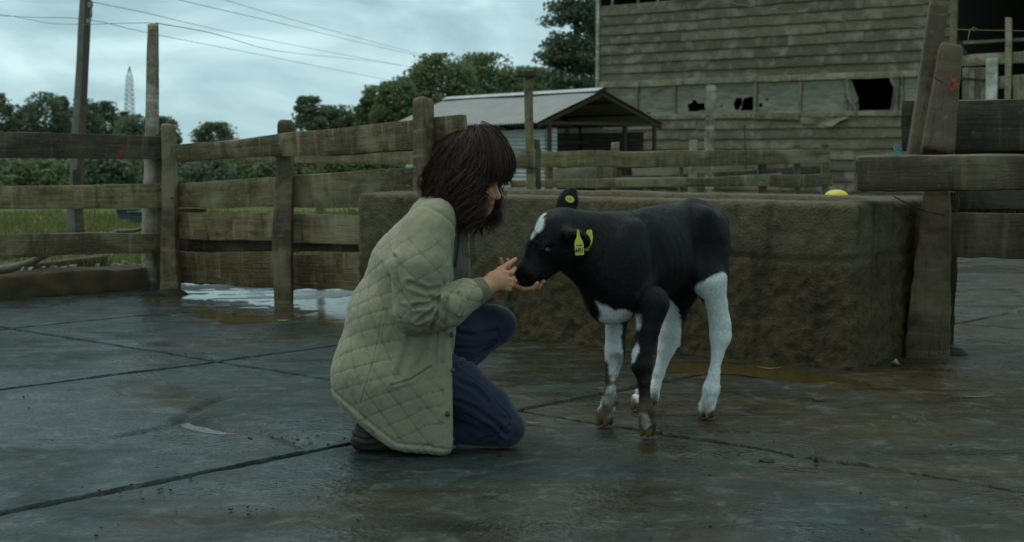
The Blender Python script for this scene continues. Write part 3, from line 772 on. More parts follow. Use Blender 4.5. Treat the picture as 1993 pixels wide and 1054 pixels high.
rail(fc2, 1049, 295, 325, 15.2, 1338, 291, 322, 14.7, .06, FC, seg=24, wob=.012)
rail(fc2, 1334, 291, 322, 14.66, 1616, 287, 316, 14.2, .06, FC, seg=24, wob=.012)
rail(fc2, 995, 350, 364, 15.2, 1330, 345, 364, 14.7, .06, FC, seg=20, wob=.008)
rail(fc2, 1328, 345, 364, 14.6, 1620, 338, 362, 14.2, .06, M['fence_far'], seg=20, wob=.008)
for px_, y0_, wd_, d_ in ((1070, 300, .07, 15.3), (1166, 318, .07, 15.2), (1205, 318, .06, 15.1), (1325, 315, .05, 14.85), (1482, 310, .085, 14.6), (1551, 283, .06, 14.55), (1606, 280, .06, 14.4)):
    plank('post', at(px_, 430, d_), at(px_, y0_, d_), wd_, .08, FC, fc2, seg=10)
o = logpole('fence_post', at(1195, 430, 15.4), at(1198, 277, 15.4), .038, .045, M['fence_far'], seg=14, n=12); tag(o, 'round-topped mossy post in front of the open shed', 'post')
o = plank('fence_post', at(1380, 440, 16.2), at(1383, 164, 16.2), .095, .09, M['log'], seg=24, wob=.007); tag(o, 'pale tall post standing in front of the torn barn windows', 'post')
o = plank('fence_post', at(1347, 440, 15.6), at(1350, 272, 15.6), .085, .08, M['clap_trim'], seg=10, wob=.01); tag(o, 'weathered grey board post left of the pale tall post', 'post')
o = plank('iron_bar', at(1452, 330, 15.0), at(1449, 244, 15.0), .016, .016, M['pole_brown'], seg=6, wob=.001); tag(o, 'thin upright iron rod against the lower barn wall', 'rod')
o = plank('concrete_block', at(1480, 345, 14.4), at(1520, 342, 14.4), .06, .12, M['stone'], seg=4); tag(o, 'grey concrete lump lying on the lower rail', 'block')
o = plank('lumber_board', at(1060, 345, 19), at(1210, 338, 19), .22, .05, M['clap'], seg=8); tag(o, 'wide grey board behind the rail fence, in front of the shed', 'board')
o = plank('lumber_board', at(1200, 352, 18.5), at(1600, 330, 18.0), .10, .05, M['fence_dark'], seg=8); tag(o, 'long dark sloping board lying behind the rail fence', 'board')
o = plank('lumber_board', at(1230, 335, 20), at(1470, 325, 19.5), .16, .05, M['clap'], seg=8); tag(o, 'pale grey board leaning behind the rail fence near the barn', 'board')
# ================================================================== BARN
BA = Vector((2.3, 38.0, 0)); BU = Vector((.785, -.62, 0)).normalized(); BI = Vector((-BU.y, BU.x, 0)); BNn = -BI     # BI points into the barn
barn = empty('barn', (BA.x, BA.y, -.6), 'big weathered clapboard barn with torn plastic windows and an open bay', 'barn')
def bw(px_, py_):
    p = onplane(px_, py_, BA, BNn); return (p - BA).dot(BU), p.z
def bp(s, t, z): return BA + BU * s + BI * t + Vector((0, 0, z))     # t metres into the barn
S_END = bw(1852, 150)[0]; S_FAR = 15.0
Z_UP = 2.74; EXPO = .25
rb = random.Random(8)
def clap(s0, s1, z0, off=0.0, mat=None, exp_=EXPO):
    sag0, sag1 = rb.uniform(-.012, .012), rb.uniform(-.012, .012)
    a = bp(s0, -.02 + off, z0 + exp_/2 + sag0); b = bp(s1, -.02 + off, z0 + exp_/2 + sag1)
    return plank('clapboard', a, b, exp_ + .035, .03, mat or M['clap'], barn, face=tuple(BNn * .98 + Vector((0, 0, .19))), seg=8, wob=.004, corner=.004, gnaw=.006)
def row(s0, s1, z0, cuts, **kw):
    e_ = [s0] + [c for c in sorted(cuts) if s0 + .4 < c < s1 - .4] + [s1]
    for a, b in zip(e_[:-1], e_[1:]): clap(a + .003, b - .003, z0 + 0, **kw)
s_open = bw(1312, 10)[0]
for k in range(13):
    z0 = Z_UP + .06 + k * EXPO
    cuts = [rb.uniform(1.5, 3.5), rb.uniform(4.5, 7.5)] if k % 3 else [rb.uniform(2.6, 5.5), 7.4]
    row(s_open if z0 > 4.72 else 0.03, S_END, z0, cuts)
plank('ledge_board', bp(-.02, -.09, Z_UP + .02), bp(S_END + .02, -.09, Z_UP + .02), .15, .05, M['clap_trim'], barn, face=tuple(BNn), seg=20, wob=.006)
plank('ledge_soffit', bp(-.02, .0, Z_UP - .04), bp(S_END, .0, Z_UP - .04), .02, .2, M['clap'], barn, face=tuple(BNn), seg=6, wob=.001)
plank('corner_board', bp(-.03, -.05, 2.60), bp(-.03, -.05, 6.2), .10, .07, M['clap_pale'], barn, face=tuple(BNn), seg=10, wob=.003)
plank('corner_board', bp(S_END + .05, -.06, -.6), bp(S_END + .05, -.06, 6.2), .16, .09, M['clap'], barn, face=tuple(BNn), seg=10, wob=.004)
for k, s_ in enumerate((.35, 1.15, 1.75)):
    plank('slat', bp(s_, .06, 4.8), bp(s_ + .03, .06, 6.0), .07, .04, M['clap_trim'], barn, face=tuple(BNn), seg=4)
# lower wall
Z_SILL = 1.84
z0 = Z_SILL - EXPO
k = 0
while z0 > -.7:
    row(.03, S_END, z0, [rb.uniform(1.2, 3.4), rb.uniform(4.4, 7.6)]); z0 -= EXPO; k += 1
plank('sill_board', bp(.0, -.05, Z_SILL + .045), bp(S_END, -.05, Z_SILL + .045), .11, .06, M['clap_trim'], barn, face=tuple(BNn), seg=16, wob=.012)
plank('batten', bp(*[bw(1470, 225)[0], -.085, bw(1470, 226)[1]]), bp(bw(1560, 225)[0], -.085, bw(1560, 228)[1]), .16, .03, M['clap_trim'], barn, face=tuple(BNn), seg=8, wob=.015)
mull = [1172, 1243, 1315, 1382, 1472, 1559, 1649, 1757, 1840]
ms = [bw(p, 200)[0] for p in mull]
for s_ in ms:
    plank('mullion', bp(s_, -.06, Z_SILL + .05), bp(s_, -.06, Z_UP - .05), .08, .04, M['clap_trim'], barn, face=tuple(BNn), seg=8, wob=.006)
def in_poly(pt, poly):
    x, y = pt; c = False; n = len(poly)
    for i in range(n):
        (x0, y0), (x1, y1) = poly[i], poly[(i+1) % n]
        if (y0 > y) != (y1 > y) and x < (x1-x0)*(y-y0)/(y1-y0) + x0: c = not c
    return c
HOLES = [[bw(*p) for p in q_] for q_ in (
    [(1338, 203), (1347, 199), (1372, 200), (1374, 214), (1342, 217)], [(1346, 196), (1352, 194), (1357, 198), (1350, 200)],
    [(1427, 203), (1433, 190), (1443, 189), (1446, 200), (1438, 214), (1431, 213)], [(1448, 190), (1469, 187), (1468, 213), (1443, 215)],
    [(1487, 195), (1493, 191), (1498, 195)], [(1478, 202), (1484, 199), (1485, 208), (1480, 209)], [(1402, 206), (1407, 205), (1406, 210)], [(1258, 219), (1268, 217), (1266, 222)],
    [(1657, 148), (1738, 146), (1747, 165), (1742, 190), (1728, 229), (1668, 230), (1673, 206), (1665, 175)])]
for i in range(len(ms) - 1):
    s0, s1 = ms[i] + .03, ms[i+1] - .03; za, zb = Z_SILL + .08, Z_UP - .06; nu, nv = 52, 30
    V = []; F = []
    for a in range(nu + 1):
        for b in range(nv + 1):
            s_ = s0 + (s1-s0)*a/nu; z_ = za + (zb-za)*b/nv
            q = np.array([[s_ * 2.2 + z_ * 1.3, z_ * 4 - s_, i * 3.]])
            bulge = .035 * math.sin(math.pi*a/nu) * math.sin(math.pi*b/nv)
            V.append(tuple(bp(s_, -.02 - .01 + .030 * fbm(q, 1.3, i)[0] + bulge, z_)))
    for a in range(nu):
        for b in range(nv):
            c = (s0 + (s1-s0)*(a+.5)/nu, za + (zb-za)*(b+.5)/nv)
            if any(in_poly(c, h) for h in HOLES): continue
            j = a*(nv+1)+b; F.append((j, j+nv+1, j+nv+2, j+1))
    put('plastic_sheet', mesh_np('plastic_sheet', V, F), M['sheet'], barn)
def flap(pts, nm='torn_flap'):
    """torn hanging sheet: a strip given by left and right edges in photograph points, folded in depth"""
    V = []; F = []; n_ = len(pts); m_ = 8
    for i, (l, r) in enumerate(pts):
        sl_, zl_ = bw(*l); sr_, zr_ = bw(*r)
        for k in range(m_ + 1):
            f = k / m_; V.append(tuple(bp(sl_ + (sr_-sl_)*f, -.07 - .06*math.sin(f*7 + i*.7) - .03*f, zl_ + (zr_-zl_)*f)))
    for i in range(n_-1):
        for k in range(m_): a = i*(m_+1)+k; F.append((a, a+1, a+m_+2, a+m_+1))
    return put(nm, mesh_np(nm, V, F), M['sheet'], barn)
flap([((1648, 148), (1660, 147)), ((1650, 170), (1668, 170)), ((1654, 190), (1677, 194)), ((1660, 205), (1669, 201)), ((1662, 218), (1672, 222)), ((1664, 230), (1670, 229))])
flap([((1733, 152), (1752, 145)), ((1737, 160), (1756, 160)), ((1744, 170), (1754, 175)), ((1741, 190), (1752, 192)), ((1737, 205), (1750, 208)), ((1730, 228), (1752, 224))])
flap([((1560, 228), (1660, 227)), ((1562, 238), (1640, 236)), ((1575, 241), (1625, 246))], 'hanging_sheet_edge')
# shell of the barn: dark inside
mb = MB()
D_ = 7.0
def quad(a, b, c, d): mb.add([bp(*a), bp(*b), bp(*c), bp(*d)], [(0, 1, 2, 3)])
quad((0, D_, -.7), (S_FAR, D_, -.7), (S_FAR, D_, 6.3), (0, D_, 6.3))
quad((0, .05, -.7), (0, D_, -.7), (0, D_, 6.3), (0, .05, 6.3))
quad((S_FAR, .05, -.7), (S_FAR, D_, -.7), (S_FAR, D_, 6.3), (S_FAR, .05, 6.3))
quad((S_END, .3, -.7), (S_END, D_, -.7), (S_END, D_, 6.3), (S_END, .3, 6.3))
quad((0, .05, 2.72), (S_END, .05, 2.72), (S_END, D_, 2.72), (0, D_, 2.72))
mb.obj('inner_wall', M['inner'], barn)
mb = MB()
mb.add([bp(-.6, -.7, 6.1), bp(S_FAR + .6, -.7, 6.1), bp(S_FAR + .6, D_ / 2, 8.4), bp(-.6, D_ / 2, 8.4), bp(-.6, D_ + .7, 6.1), bp(S_FAR + .6, D_ + .7, 6.1)], [(0, 1, 2, 3), (3, 2, 5, 4)])
mb.obj('roof', M['corr_dark'], barn)
mb = MB(); mb.add([bp(0, 0, 6.1), bp(0, D_, 6.1), bp(0, D_/2, 8.4)], [(0, 1, 2)]); mb.add([bp(-.01, .02, -.7), bp(-.01, D_, -.7), bp(-.01, D_, 6.2), bp(-.01, .02, 6.2)], [(0, 1, 2, 3)]); mb.obj('end_wall', M['clap'], barn)
# open bay at the right: rails and boards
def bayrail(nm, p0, p1, wpx, mat, off=0.0, t=.05):
    (s0, z0_), (s1, z1_) = bw(*p0), bw(*p1); dd = bp(s0, 0, 0).y
    return plank(nm, bp(s0, off, z0_), bp(s1, off, z1_), wpx * pxm(dd), t, mat, barn, face=tuple(BNn), seg=8, wob=.006)
bayrail('bay_rail', (1872, 83), (2030, 74), 6, M['clap'], .05)
bayrail('bay_rail', (1868, 118), (2030, 108), 22, M['clap_trim'], .02)
bayrail('bay_rail', (1940, 160), (2030, 154), 24, M['clap_trim'], .02)
bayrail('bay_post', (1962, 230), (1966, 34), 12, M['clap_trim'], -.06)
bayrail('bay_board', (1932, 235), (1933, 113), 22, M['clap_pale'], -.08)
for i, xx in enumerate((1880, 1893, 1906, 1917)): bayrail('bay_board', (xx, 235), (xx + .5, 131), 12.5, M['clap'], -.03)
for i, xx in enumerate((1979, 1993, 2008)): bayrail('bay_board', (xx, 235), (xx, 148), 13, M['clap'], -.03)
bayrail('bay_rail', (1872, 152), (1920, 156), 4, M['rust'], -.07)
bayrail('brace', (1866, 80), (1880, 106), 8, M['rust'], -.02)
mb = MB(); c_ = bp(*(bw(1700, 218)[0], .8, bw(1700, 216)[1]))
for k in range(9): mb.tube([c_ + Vector((rb.uniform(-.08, .08), rb.uniform(-.05, .05), rb.uniform(-.1, .1))) for _ in range(3)], .012, 5)
tag(mb.obj('straw_bundle', M['straw']), 'small yellow straw wisp in the dark broken barn window', 'straw')
mb = MB(); mb.tube([bp(bw(1655, 214)[0], .1, bw(1655, 215)[1]), bp(bw(1755, 212)[0], .1, bw(1755, 213)[1])], .012, 5); mb.obj('inner_rail', M['clap'], barn)

# ================================================================== TIN SHED
SG = Vector((.81, .583, 0)).normalized(); SR = Vector((-SG.y, SG.x, 0)); SO = Vector((1.92, 31.0, 0))       # SG along the gable, SR along the ridge (away)
shed = empty('tin_shed', (SO.x, SO.y, -.6), 'open tin shed with a grey corrugated gable roof, left of the barn', 'shed')
def sp(g, r, z): return SO + SG * g + SR * r + Vector((0, 0, z))
HW, EZ, AZ, SL = 1.78, 1.60, 2.33, 6.0
def corr_roof(side):
    nu = int(SL / .02); nv = 6; V = np.zeros((nu+1, nv+1, 3)); r_ = np.linspace(-.05, SL, nu+1)
    wv = .016 * np.sin(r_ * 2*math.pi / .115)
    for j in range(nv+1):
        f = j / nv; g = side * HW * f; z = AZ + (EZ - AZ) * f
        for i in range(nu+1):
            V[i, j] = sp(g, r_[i], z + wv[i] + .01 * math.sin(r_[i] * 1.7 + f * 2))
    s_ = nv+1; I, J = np.meshgrid(np.arange(nu), np.arange(nv), indexing='ij')
    F = np.stack([I*s_+J, (I+1)*s_+J, (I+1)*s_+J+1, I*s_+J+1], -1).reshape(-1, 4)
    return put('roof_sheet', mesh_np('roof_sheet', V.reshape(-1, 3), F), M['corr'], shed)
corr_roof(-1); corr_roof(1)
mb = MB()
for sd in (-1, 1):
    mb.add([sp(0, -.07, AZ + .045), sp(sd*.2, -.07, AZ - .03), sp(sd*.2, SL, AZ - .03), sp(0, SL, AZ + .045)], [(0, 1, 2, 3)])
mb.obj('ridge_cap', M['corr_wall'], shed)
def corr_wall(nm, a, b, z0, z1, mat, pitch=.085):
    nz = int((z1-z0) / .014); V = []; F = []; d = (b - a); nrm = Vector((-d.y, d.x, 0)).normalized(); nu = 8
    for j in range(nz+1):
        z = z0 + (z1-z0)*j/nz; o_ = .012 * math.sin(z * 2*math.pi/pitch)
        for i in range(nu+1):
            p = a + d * (i/nu); V.append((p.x + nrm.x*o_, p.y + nrm.y*o_, z))
    for j in range(nz):
        for i in range(nu): k = j*(nu+1)+i; F.append((k, k+1, k+nu+2, k+nu+1))
    return put(nm, mesh_np(nm, V, F), mat, shed)
corr_wall('side_sheet', sp(-1.42, 5.7, 0), sp(-1.42, .12, 0), -.65, 1.47, M['corr_wall'])
corr_wall('front_return_sheet', sp(-1.42, .10, 0), sp(-1.12, .10, 0), -.65, 1.50, M['corr_wall'])
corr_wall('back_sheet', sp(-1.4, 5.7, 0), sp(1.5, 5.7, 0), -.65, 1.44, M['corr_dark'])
for r0_, r1_ in ((1.75, 3.0), (3.2, 5.3)):
    mb = MB(); mb.box((0, 0, 0), (r1_ - r0_, .01, .11)); put('clear_panel', mesh_np('clear_panel', mb.v, mb.f, False), M['skylight'], shed, Matrix.Translation(sp(1.49, r0_, 1.455)) @ Matrix.Rotation(math.atan2(SR.y, SR.x), 4, 'Z'))
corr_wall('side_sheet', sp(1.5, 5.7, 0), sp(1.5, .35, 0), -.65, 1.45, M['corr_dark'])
for g_, r_ in ((-1.40, .0), (1.5, .0), (.9, .3), (-.3, 5.6), (1.5, 2.6), (1.5, 5.6)):
    plank('post', sp(g_, r_, -.65), sp(g_, r_, 1.62), .07, .07, M['rust'], shed, face=tuple(-SR), seg=4, wob=.002)
plank('tie_beam', sp(-1.6, .0, 1.60), sp(1.65, .0, 1.60), .06, .06, M['rust'], shed, face=tuple(-SR), seg=8, wob=.003)
for sd in (-1, 1):
    for r_ in (0.0, 2.8, 5.6):
        plank('rafter', sp(0, r_, AZ - .10), sp(sd * 1.7, r_, EZ - .06), .07, .05, M['rust'], shed, face=tuple(-SR), seg=6, wob=.002)
    for f_ in (.3, .65, .95):
        plank('purlin', sp(sd*HW*f_, .02, AZ + (EZ-AZ)*f_ - .04), sp(sd*HW*f_, SL - .1, AZ + (EZ-AZ)*f_ - .04), .04, .04, M['rust'], shed, face=tuple(SG), seg=4, wob=.001)
plank('cross_rail', sp(-1.1, 1.2, 1.20), sp(.6, 1.2, 1.22), .05, .04, M['rust'], shed, face=tuple(-SR), seg=4)
plank('cross_rail', sp(.0, 1.0, .92), sp(.8, 1.0, .95), .07, .04, M['rust'], shed, face=tuple(-SR), seg=4)
mb = MB(); mb.tube([sp(-.9, 1.4, 1.05), sp(-.3, 1.5, 1.08), sp(.1, 1.5, 1.02), sp(.15, 1.5, .6)], .025, 6); mb.tube([sp(-.7, 1.45, 1.05), sp(-.7, 1.45, .3)], .02, 6); mb.obj('iron_frame', M['pole_brown'], shed)

# ================================================================== TREES
tr = np.random.default_rng(21)
def leaves_mesh(name, P, Nn, size, tone, seed=0):
    n = len(P); g = np.random.default_rng(seed)
    a = g.normal(size=(n, 3)) + Nn * .8; a /= np.linalg.norm(a, axis=1)[:, None]
    b = np.cross(a, g.normal(size=(n, 3))); b /= np.linalg.norm(b, axis=1)[:, None] + 1e-9
    c = np.cross(a, b); s = size * g.uniform(.55, 1.35, (n, 1))
    q = np.stack([P - b*s - c*s*.45, P + b*s*.2 - c*s*.6, P + b*s + c*s*.25, P - b*s*.3 + c*s*.55], 1)
    me = mesh_np(name, q.reshape(-1, 3), np.arange(4*n).reshape(n, 4), False)
    t = me.attributes.new('Tone', 'FLOAT', 'POINT'); t.data.foreach_set('value', np.repeat(np.clip(tone, 0, 1), 4).astype(np.float32))
    return me
def tree(name, label, px_, ytop, wpx, d, mat, n=5200, base_y=None, shape='round', group='trees beyond the yard', low=.25, seed=0, leaf=None, clumps=None, lean=0.0):
    g = np.random.default_rng(seed + 100); k = pxm(d); n = int(n*2.4)
    top = at(px_, ytop, d); zg = gz((0, d)) - .05; H = top.z - zg; rw = wpx / 2 * k
    root = empty(name, (top.x - lean * .4, d, zg), label, 'tree' if 'bush' not in name else 'bush', group)
    zc = zg + H * (low + (1 - low) / 2); rz_ = H * (1 - low) / 2
    K = (clumps or int(26 + wpx * .22)) * 2
    th = g.uniform(0, 2*math.pi, K); u = g.uniform(-1, 1, K); rr = g.uniform(.35, 1, K) ** .45
    C = np.stack([np.cos(th)*np.sqrt(1-u*u), np.sin(th)*np.sqrt(1-u*u), u], 1) * rr[:, None]
    if shape == 'cone':
        zz = g.uniform(-1, 1, K); rad = (.16 + .84 * (1 - (zz+1)/2) ** .7) * (.55 + .45*g.random(K)); C = np.stack([np.cos(th)*rad, np.sin(th)*rad, zz], 1)
    elif shape == 'flat':
        C[:, 2] = np.clip(C[:, 2], -.8, 1)
    C = C * np.array([rw*.80, min(rw*.80, 4.5), rz_*.82]) + np.array([top.x + 0, d, zc]); C[:, 0] += lean * (C[:, 2]-zg)/H
    cr = g.uniform(.12, .30, K) * min(rw, rz_*1.1)
    w_ = cr**2; w_ /= w_.sum(); ci = g.choice(K, n, p=w_)
    o_ = g.normal(size=(n, 3)); o_ /= np.linalg.norm(o_, axis=1)[:, None]; rad = g.random((n, 1)) ** .42
    sq = np.array([1.12, 1.12, .72]) if shape != 'cone' else np.array([1.3, 1.3, .42])
    P = C[ci] + o_ * rad * cr[ci][:, None] * sq
    fr_ = g.random(n) < .25; th = g.uniform(0, 2*math.pi, n); u = g.uniform(-1, 1, n); rr = g.uniform(.15, 1, n) ** .4 * (1 + .04*g.normal(size=n))
    loose = np.stack([np.cos(th)*np.sqrt(1-u*u), np.sin(th)*np.sqrt(1-u*u), u], 1)*rr[:, None]*np.array([rw*.88, min(rw*.88, 4.5), rz_*.9]) + np.array([top.x, d, zc])
    if shape == 'round': P = np.where(fr_[:, None], loose, P)
    P[:, 2] = np.where(P[:, 2] > zc, zc + (P[:, 2]-zc) * (top.z-zc) / max(.1, np.percentile(P[:, 2], 98.6)-zc), P[:, 2])
    P[:, 0] = top.x + (P[:, 0]-top.x) * rw / np.percentile(np.abs(P[:, 0]-top.x), 98.5)
    ok = P[:, 2] < top.z + .01*H; P, o_, ci = P[ok], o_[ok], ci[ok]; n = len(P)
    tone = .45 + .24 * g.normal(size=n) + .55 * (g.random(K)[ci] - .5)
    sz = .92 * (leaf or max(.05, 2.4 * k))
    put('crown', leaves_mesh('crown', P, o_, sz, tone, seed), mat, root)
    m = MB(); base = Vector((top.x - lean*.4, d, zg - .1)); tr_top = Vector((top.x + lean*.3, d, zg + H*.8)); r0 = max(.10, H*.022)
    m.tube([base, base.lerp(tr_top, .33) + Vector((.06*H*g.uniform(-1, 1), 0, 0)), base.lerp(tr_top, .66), tr_top], [r0, r0*.75, r0*.5, r0*.15], 8)
    for i in g.choice(K, min(K, 9), replace=False):
        q = Vector(C[i]); s_ = base.lerp(tr_top, float(np.clip((q.z-zg)/H - .15, .15, .9)))
        m.tube([s_, s_.lerp(q, .5) + Vector((0, 0, .05*H)), q], [r0*.4, r0*.26, r0*.08], 5)
    m.obj('trunk', M['bark'], root, smooth=True)
    return root
LD, LM, LPp = M['leaf_dark'], M['leaf_mid'], M['leaf_pale']
# distant row at the left
row_spec = [(-8, 182, 70, 150, LD), (45, 205, 60, 155, LD), (85, 180, 78, 150, LD), (118, 188, 40, 158, LD), (165, 193, 62, 150, LD), (205, 198, 58, 155, LD), (238, 218, 44, 160, LD)]
row_lab = ['dark tree of the distant row, cut by the left picture edge', 'low dark tree of the distant row, second from the left edge', 'tallest ragged tree of the distant row, left of the utility pole', 'narrow dark tree of the distant row, just left of the utility pole',
           'dark tree of the distant row right behind the utility pole', 'ragged tree of the distant row between utility pole and pylon', 'small tree of the distant row below the pylon']
for i, ((a, b, c, d_, m_), lb) in enumerate(zip(row_spec, row_lab)):
    tree('distant_tree', lb, a, b, c, d_, m_, n=2600, low=.22, seed=i, group='distant tree row at the left', leaf=.15)
# rounded willows of the middle distance
tree('willow_tree', 'dense round willow showing left of the log pole top rail', 258, 224, 78, 85, LPp, 4200, low=.05, seed=20, leaf=.10)
tree('willow_tree', 'round willow immediately right of the log pole', 318, 228, 66, 80, LPp, 4200, low=.05, seed=21, leaf=.10)
tree('willow_tree', 'low domed willow alone in the middle of the gap of sky', 418, 239, 92, 90, LPp, 3800, low=.05, seed=22, leaf=.11)
tree('willow_tree', 'taller left willow of the pair above the post knob', 600, 189, 66, 80, LPp, 4600, low=.1, seed=23, leaf=.10)
tree('willow_tree', 'broader right willow of the pair above the fence', 655, 206, 100, 82, LPp, 5200, low=.1, seed=24, leaf=.10)
# big mass behind the shed
mass = [(735, 168, 80, 78, LM, 'rounded tree at the left end of the tall trees behind the shed'), (772, 160, 90, 74, LM, 'second tree from the left in the tall trees behind the shed'), (862, 107, 150, 80, LM, 'tall spreading tree behind the left end of the shed roof'),
        (945, 106, 140, 84, LM, 'broad tree behind the middle of the shed roof'), (1020, 132, 110, 80, LM, 'lower tree behind the capped tall post'), (800, 150, 110, 90, LD, 'darker tree filling in behind the tall trees on the left'), (1080, 150, 120, 86, LD, 'dark tree low behind the shed ridge, below the pine')]
for i, (a, b, c, d_, m_, lb) in enumerate(mass): tree('broadleaf_tree', lb, a, b, c, d_, m_, n=7500, low=.08, seed=40 + i, leaf=.11, group='tall trees behind the shed')
tree('pine_tree', 'tall dark pine beside the upper barn corner', 1122, -40, 170, 62, LD, 9000, low=.18, shape='cone', seed=60, leaf=.085, clumps=90, group='pines by the barn')
tree('pine_tree', 'second dark pine half hidden behind the barn corner', 1180, -10, 150, 66, LD, 6000, low=.10, shape='cone', seed=61, leaf=.085, clumps=70, group='pines by the barn')
# bushes along the far side of the meadow
bl = [(-20, 300, 130, 52), (70, 312, 150, 48), (165, 318, 110, 50), (205, 306, 120, 46), (270, 296, 120, 50), (335, 300, 110, 52), (400, 312, 130, 47), (480, 300, 130, 50), (545, 308, 110, 48), (610, 300, 120, 50), (680, 296, 120, 50), (745, 292, 110, 52), (810, 288, 120, 56), (130, 278, 170, 60), (20, 262, 150, 64), (240, 268, 130, 66)]
BL = ['bush at the left edge of the picture, low behind the rails', 'rounded bush left of the utility pole, between the upper rails', 'bush directly behind the utility pole foot', 'bush between utility pole and log pole, between the upper rails', 'taller bush just left of the log pole', 'bush behind the fence corner post', 'bush behind the left part of the four-board fence', 'bush behind the middle of the left fence bay', 'bush just left of the knobbed fence post', 'bush just right of the knobbed fence post', 'bush showing under the top board, right of the knobbed post', 'bush low behind the top board, near the square fence post', 'rightmost bush, beside the tin shed eave', 'tall bush rising behind the utility pole', 'tall bush behind the left picture edge, above the top rail', 'tall bush below the pylon, above the top rail']
for i, (a, b, c, d_) in enumerate(bl):
    tree('meadow_bush', 'green '+BL[i], a, b, c, d_, LM if i % 3 else LD, n=3000, low=-.12, seed=80 + i, leaf=.085, group='bushes along the far side of the meadow')
# grass of the meadow: short blades and tussocks
n = 34000; g = np.random.default_rng(77)
d_ = 11.8 + 30 * g.random(n) ** 1.5; px_ = g.uniform(-420, 860, n)
x_ = (px_ - IW/2) / FPX * d_; z_ = terrain_z(d_)
h_ = g.uniform(.03, .13, n) * (1 + 1.2 * (vn(np.stack([x_, d_, 0*x_], 1), .6) > .35)) ; an = g.uniform(0, 2*math.pi, n); wv = .006 * d_ / 12
tp = np.stack([x_ + g.normal(0, .05, n), d_ + g.normal(0, .05, n), z_ + h_], 1)
P0 = np.stack([x_ - np.cos(an)*wv, d_ - np.sin(an)*wv, z_ - .03], 1); P1 = np.stack([x_ + np.cos(an)*wv, d_ + np.sin(an)*wv, z_ - .03], 1)
me = mesh_np('meadow_grass', np.stack([P0, P1, tp], 1).reshape(-1, 3), np.arange(3*n).reshape(n, 3), False)
t_ = me.attributes.new('Tone', 'FLOAT', 'POINT'); t_.data.foreach_set('value', np.repeat(g.random(n), 3).astype(np.float32))
tag(put('meadow_grass', me, M['grass']), 'short yellowish green grass of the meadow', 'grass', kind='stuff')

# ================================================================== LITTER ON THE YARD
def crumb(V0, s, seed):
    g = np.random.default_rng(seed); cube = np.array([(-1,-1,-1),(1,-1,-1),(1,1,-1),(-1,1,-1),(-1,-1,1),(1,-1,1),(1,1,1),(-1,1,1)]) * .6 + g.normal(size=(8, 3)) * .22
    return [(V0.x + c[0]*s, V0.y + c[1]*s, V0.z + (c[2] + .5)*s*.55) for c in cube]
BF = [(0,3,2,1),(4,5,6,7),(0,1,5,4),(1,2,6,5),(2,3,7,6),(3,0,4,7)]
mb = MB(); g = random.Random(3)
for i in range(260):
    p = gp(g.uniform(-20, 2010), 590 + 470 * g.random() ** 1.2); mb.add(crumb(p + Vector((0, 0, .003)), g.choice((.002, .003, .003, .004, .006)), i), BF)
for (cx_, cy_, n_, sp_) in ((212, 640, 10, 14), (310, 660, 8, 12), (590, 850, 14, 50), (1115, 690, 8, 20), (480, 1003, 6, 30), (55, 655, 12, 40), (290, 950, 8, 40)):
    for i in range(n_): mb.add(crumb(gp(cx_ + g.gauss(0, sp_), cy_ + g.gauss(0, sp_ * .25)) + Vector((0, 0, .004)), g.uniform(.003, .008), i), BF)
tag(mb.obj('dung_crumbs', M['pebble']), 'scattered crumbs of mud and dung on the wet yard', 'crumbs', kind='stuff')
def lump(name, px_, py_, wpx, hpx, mat, label, cat, seed):
    c = gp(px_, py_); k = pxm(c.y); V = []; F = []; n_, m_ = 14, 7
    for i in range(m_ + 1):
        f = i / m_ * math.pi / 2
        for j in range(n_):
            a = 2*math.pi*j/n_; q = 1 + .3 * vn(np.array([[math.cos(a)*1.5, math.sin(a)*1.5, f + seed]]), 1.4)[0]
            V.append((c.x + math.cos(a)*math.cos(f)*wpx/2*k*q, c.y + math.sin(a)*math.cos(f)*wpx/2*k*q, math.sin(f)*hpx*k*q + .001))
    for i in range(m_):
        for j in range(n_): F.append((i*n_+j, i*n_+(j+1) % n_, (i+1)*n_+(j+1) % n_, (i+1)*n_+j))
    return tag(put(name, mesh_np(name, V, F), mat), label, cat)
lump('dung_lump', 1598, 781, 26, 9, M['pebble'], 'dark dung lump on the yard in front of the trough right end', 'dung', 1)
lump('dung_lump', 1572, 786, 14, 3, M['pebble'], 'flat small dung smear left of the dark lump', 'dung', 2)
lump('mud_lump', 1492, 897, 30, 4, M['mudbed'], 'flat mud lump on the joint right of the near front hoof', 'mud', 3)
lump('mud_lump', 1850, 690, 60, 12, M['mudbed'], 'mud heaped at the foot of the right timber post', 'mud', 4)
lump('mud_lump', 330, 573, 60, 10, M['mudbed'], 'mud heaped at the foot of the corner fence post', 'mud', 5)
def leaf_obj(px_, py_, L, W_, rz_, mat, label, nm='fallen_leaf', curl=.3):
    c = gp(px_, py_) + Vector((0, 0, .012)); V = []; F = []; n_ = 8
    for i in range(n_ + 1):
        f = i/n_; w_ = W_ * math.sin(math.pi * min(.98, max(.03, f)) ** .8)
        for s_ in (-1, 0, 1):
            x = (f-.5)*L; y = s_*w_; zz = curl * L * ((f-.5)**2) + (.15*W_ if s_ else 0)
            V.append((c.x + x*math.cos(rz_) - y*math.sin(rz_), c.y + x*math.sin(rz_) + y*math.cos(rz_), c.z + zz - .006))
    for i in range(n_):
        for s_ in range(2): a = i*3+s_; F.append((a, a+3, a+4, a+1))
    me = mesh_np(nm, V, F); o = put(nm, me, mat); md = o.modifiers.new('thick', 'SOLIDIFY'); md.thickness = .0015
    return tag(o, label, 'leaf' if 'leaf' in nm else 'straw')
leaf_obj(551, 626, .06, .018, .2, M['leafy'], 'pale yellow leaf on the wet yard below the middle fence post')
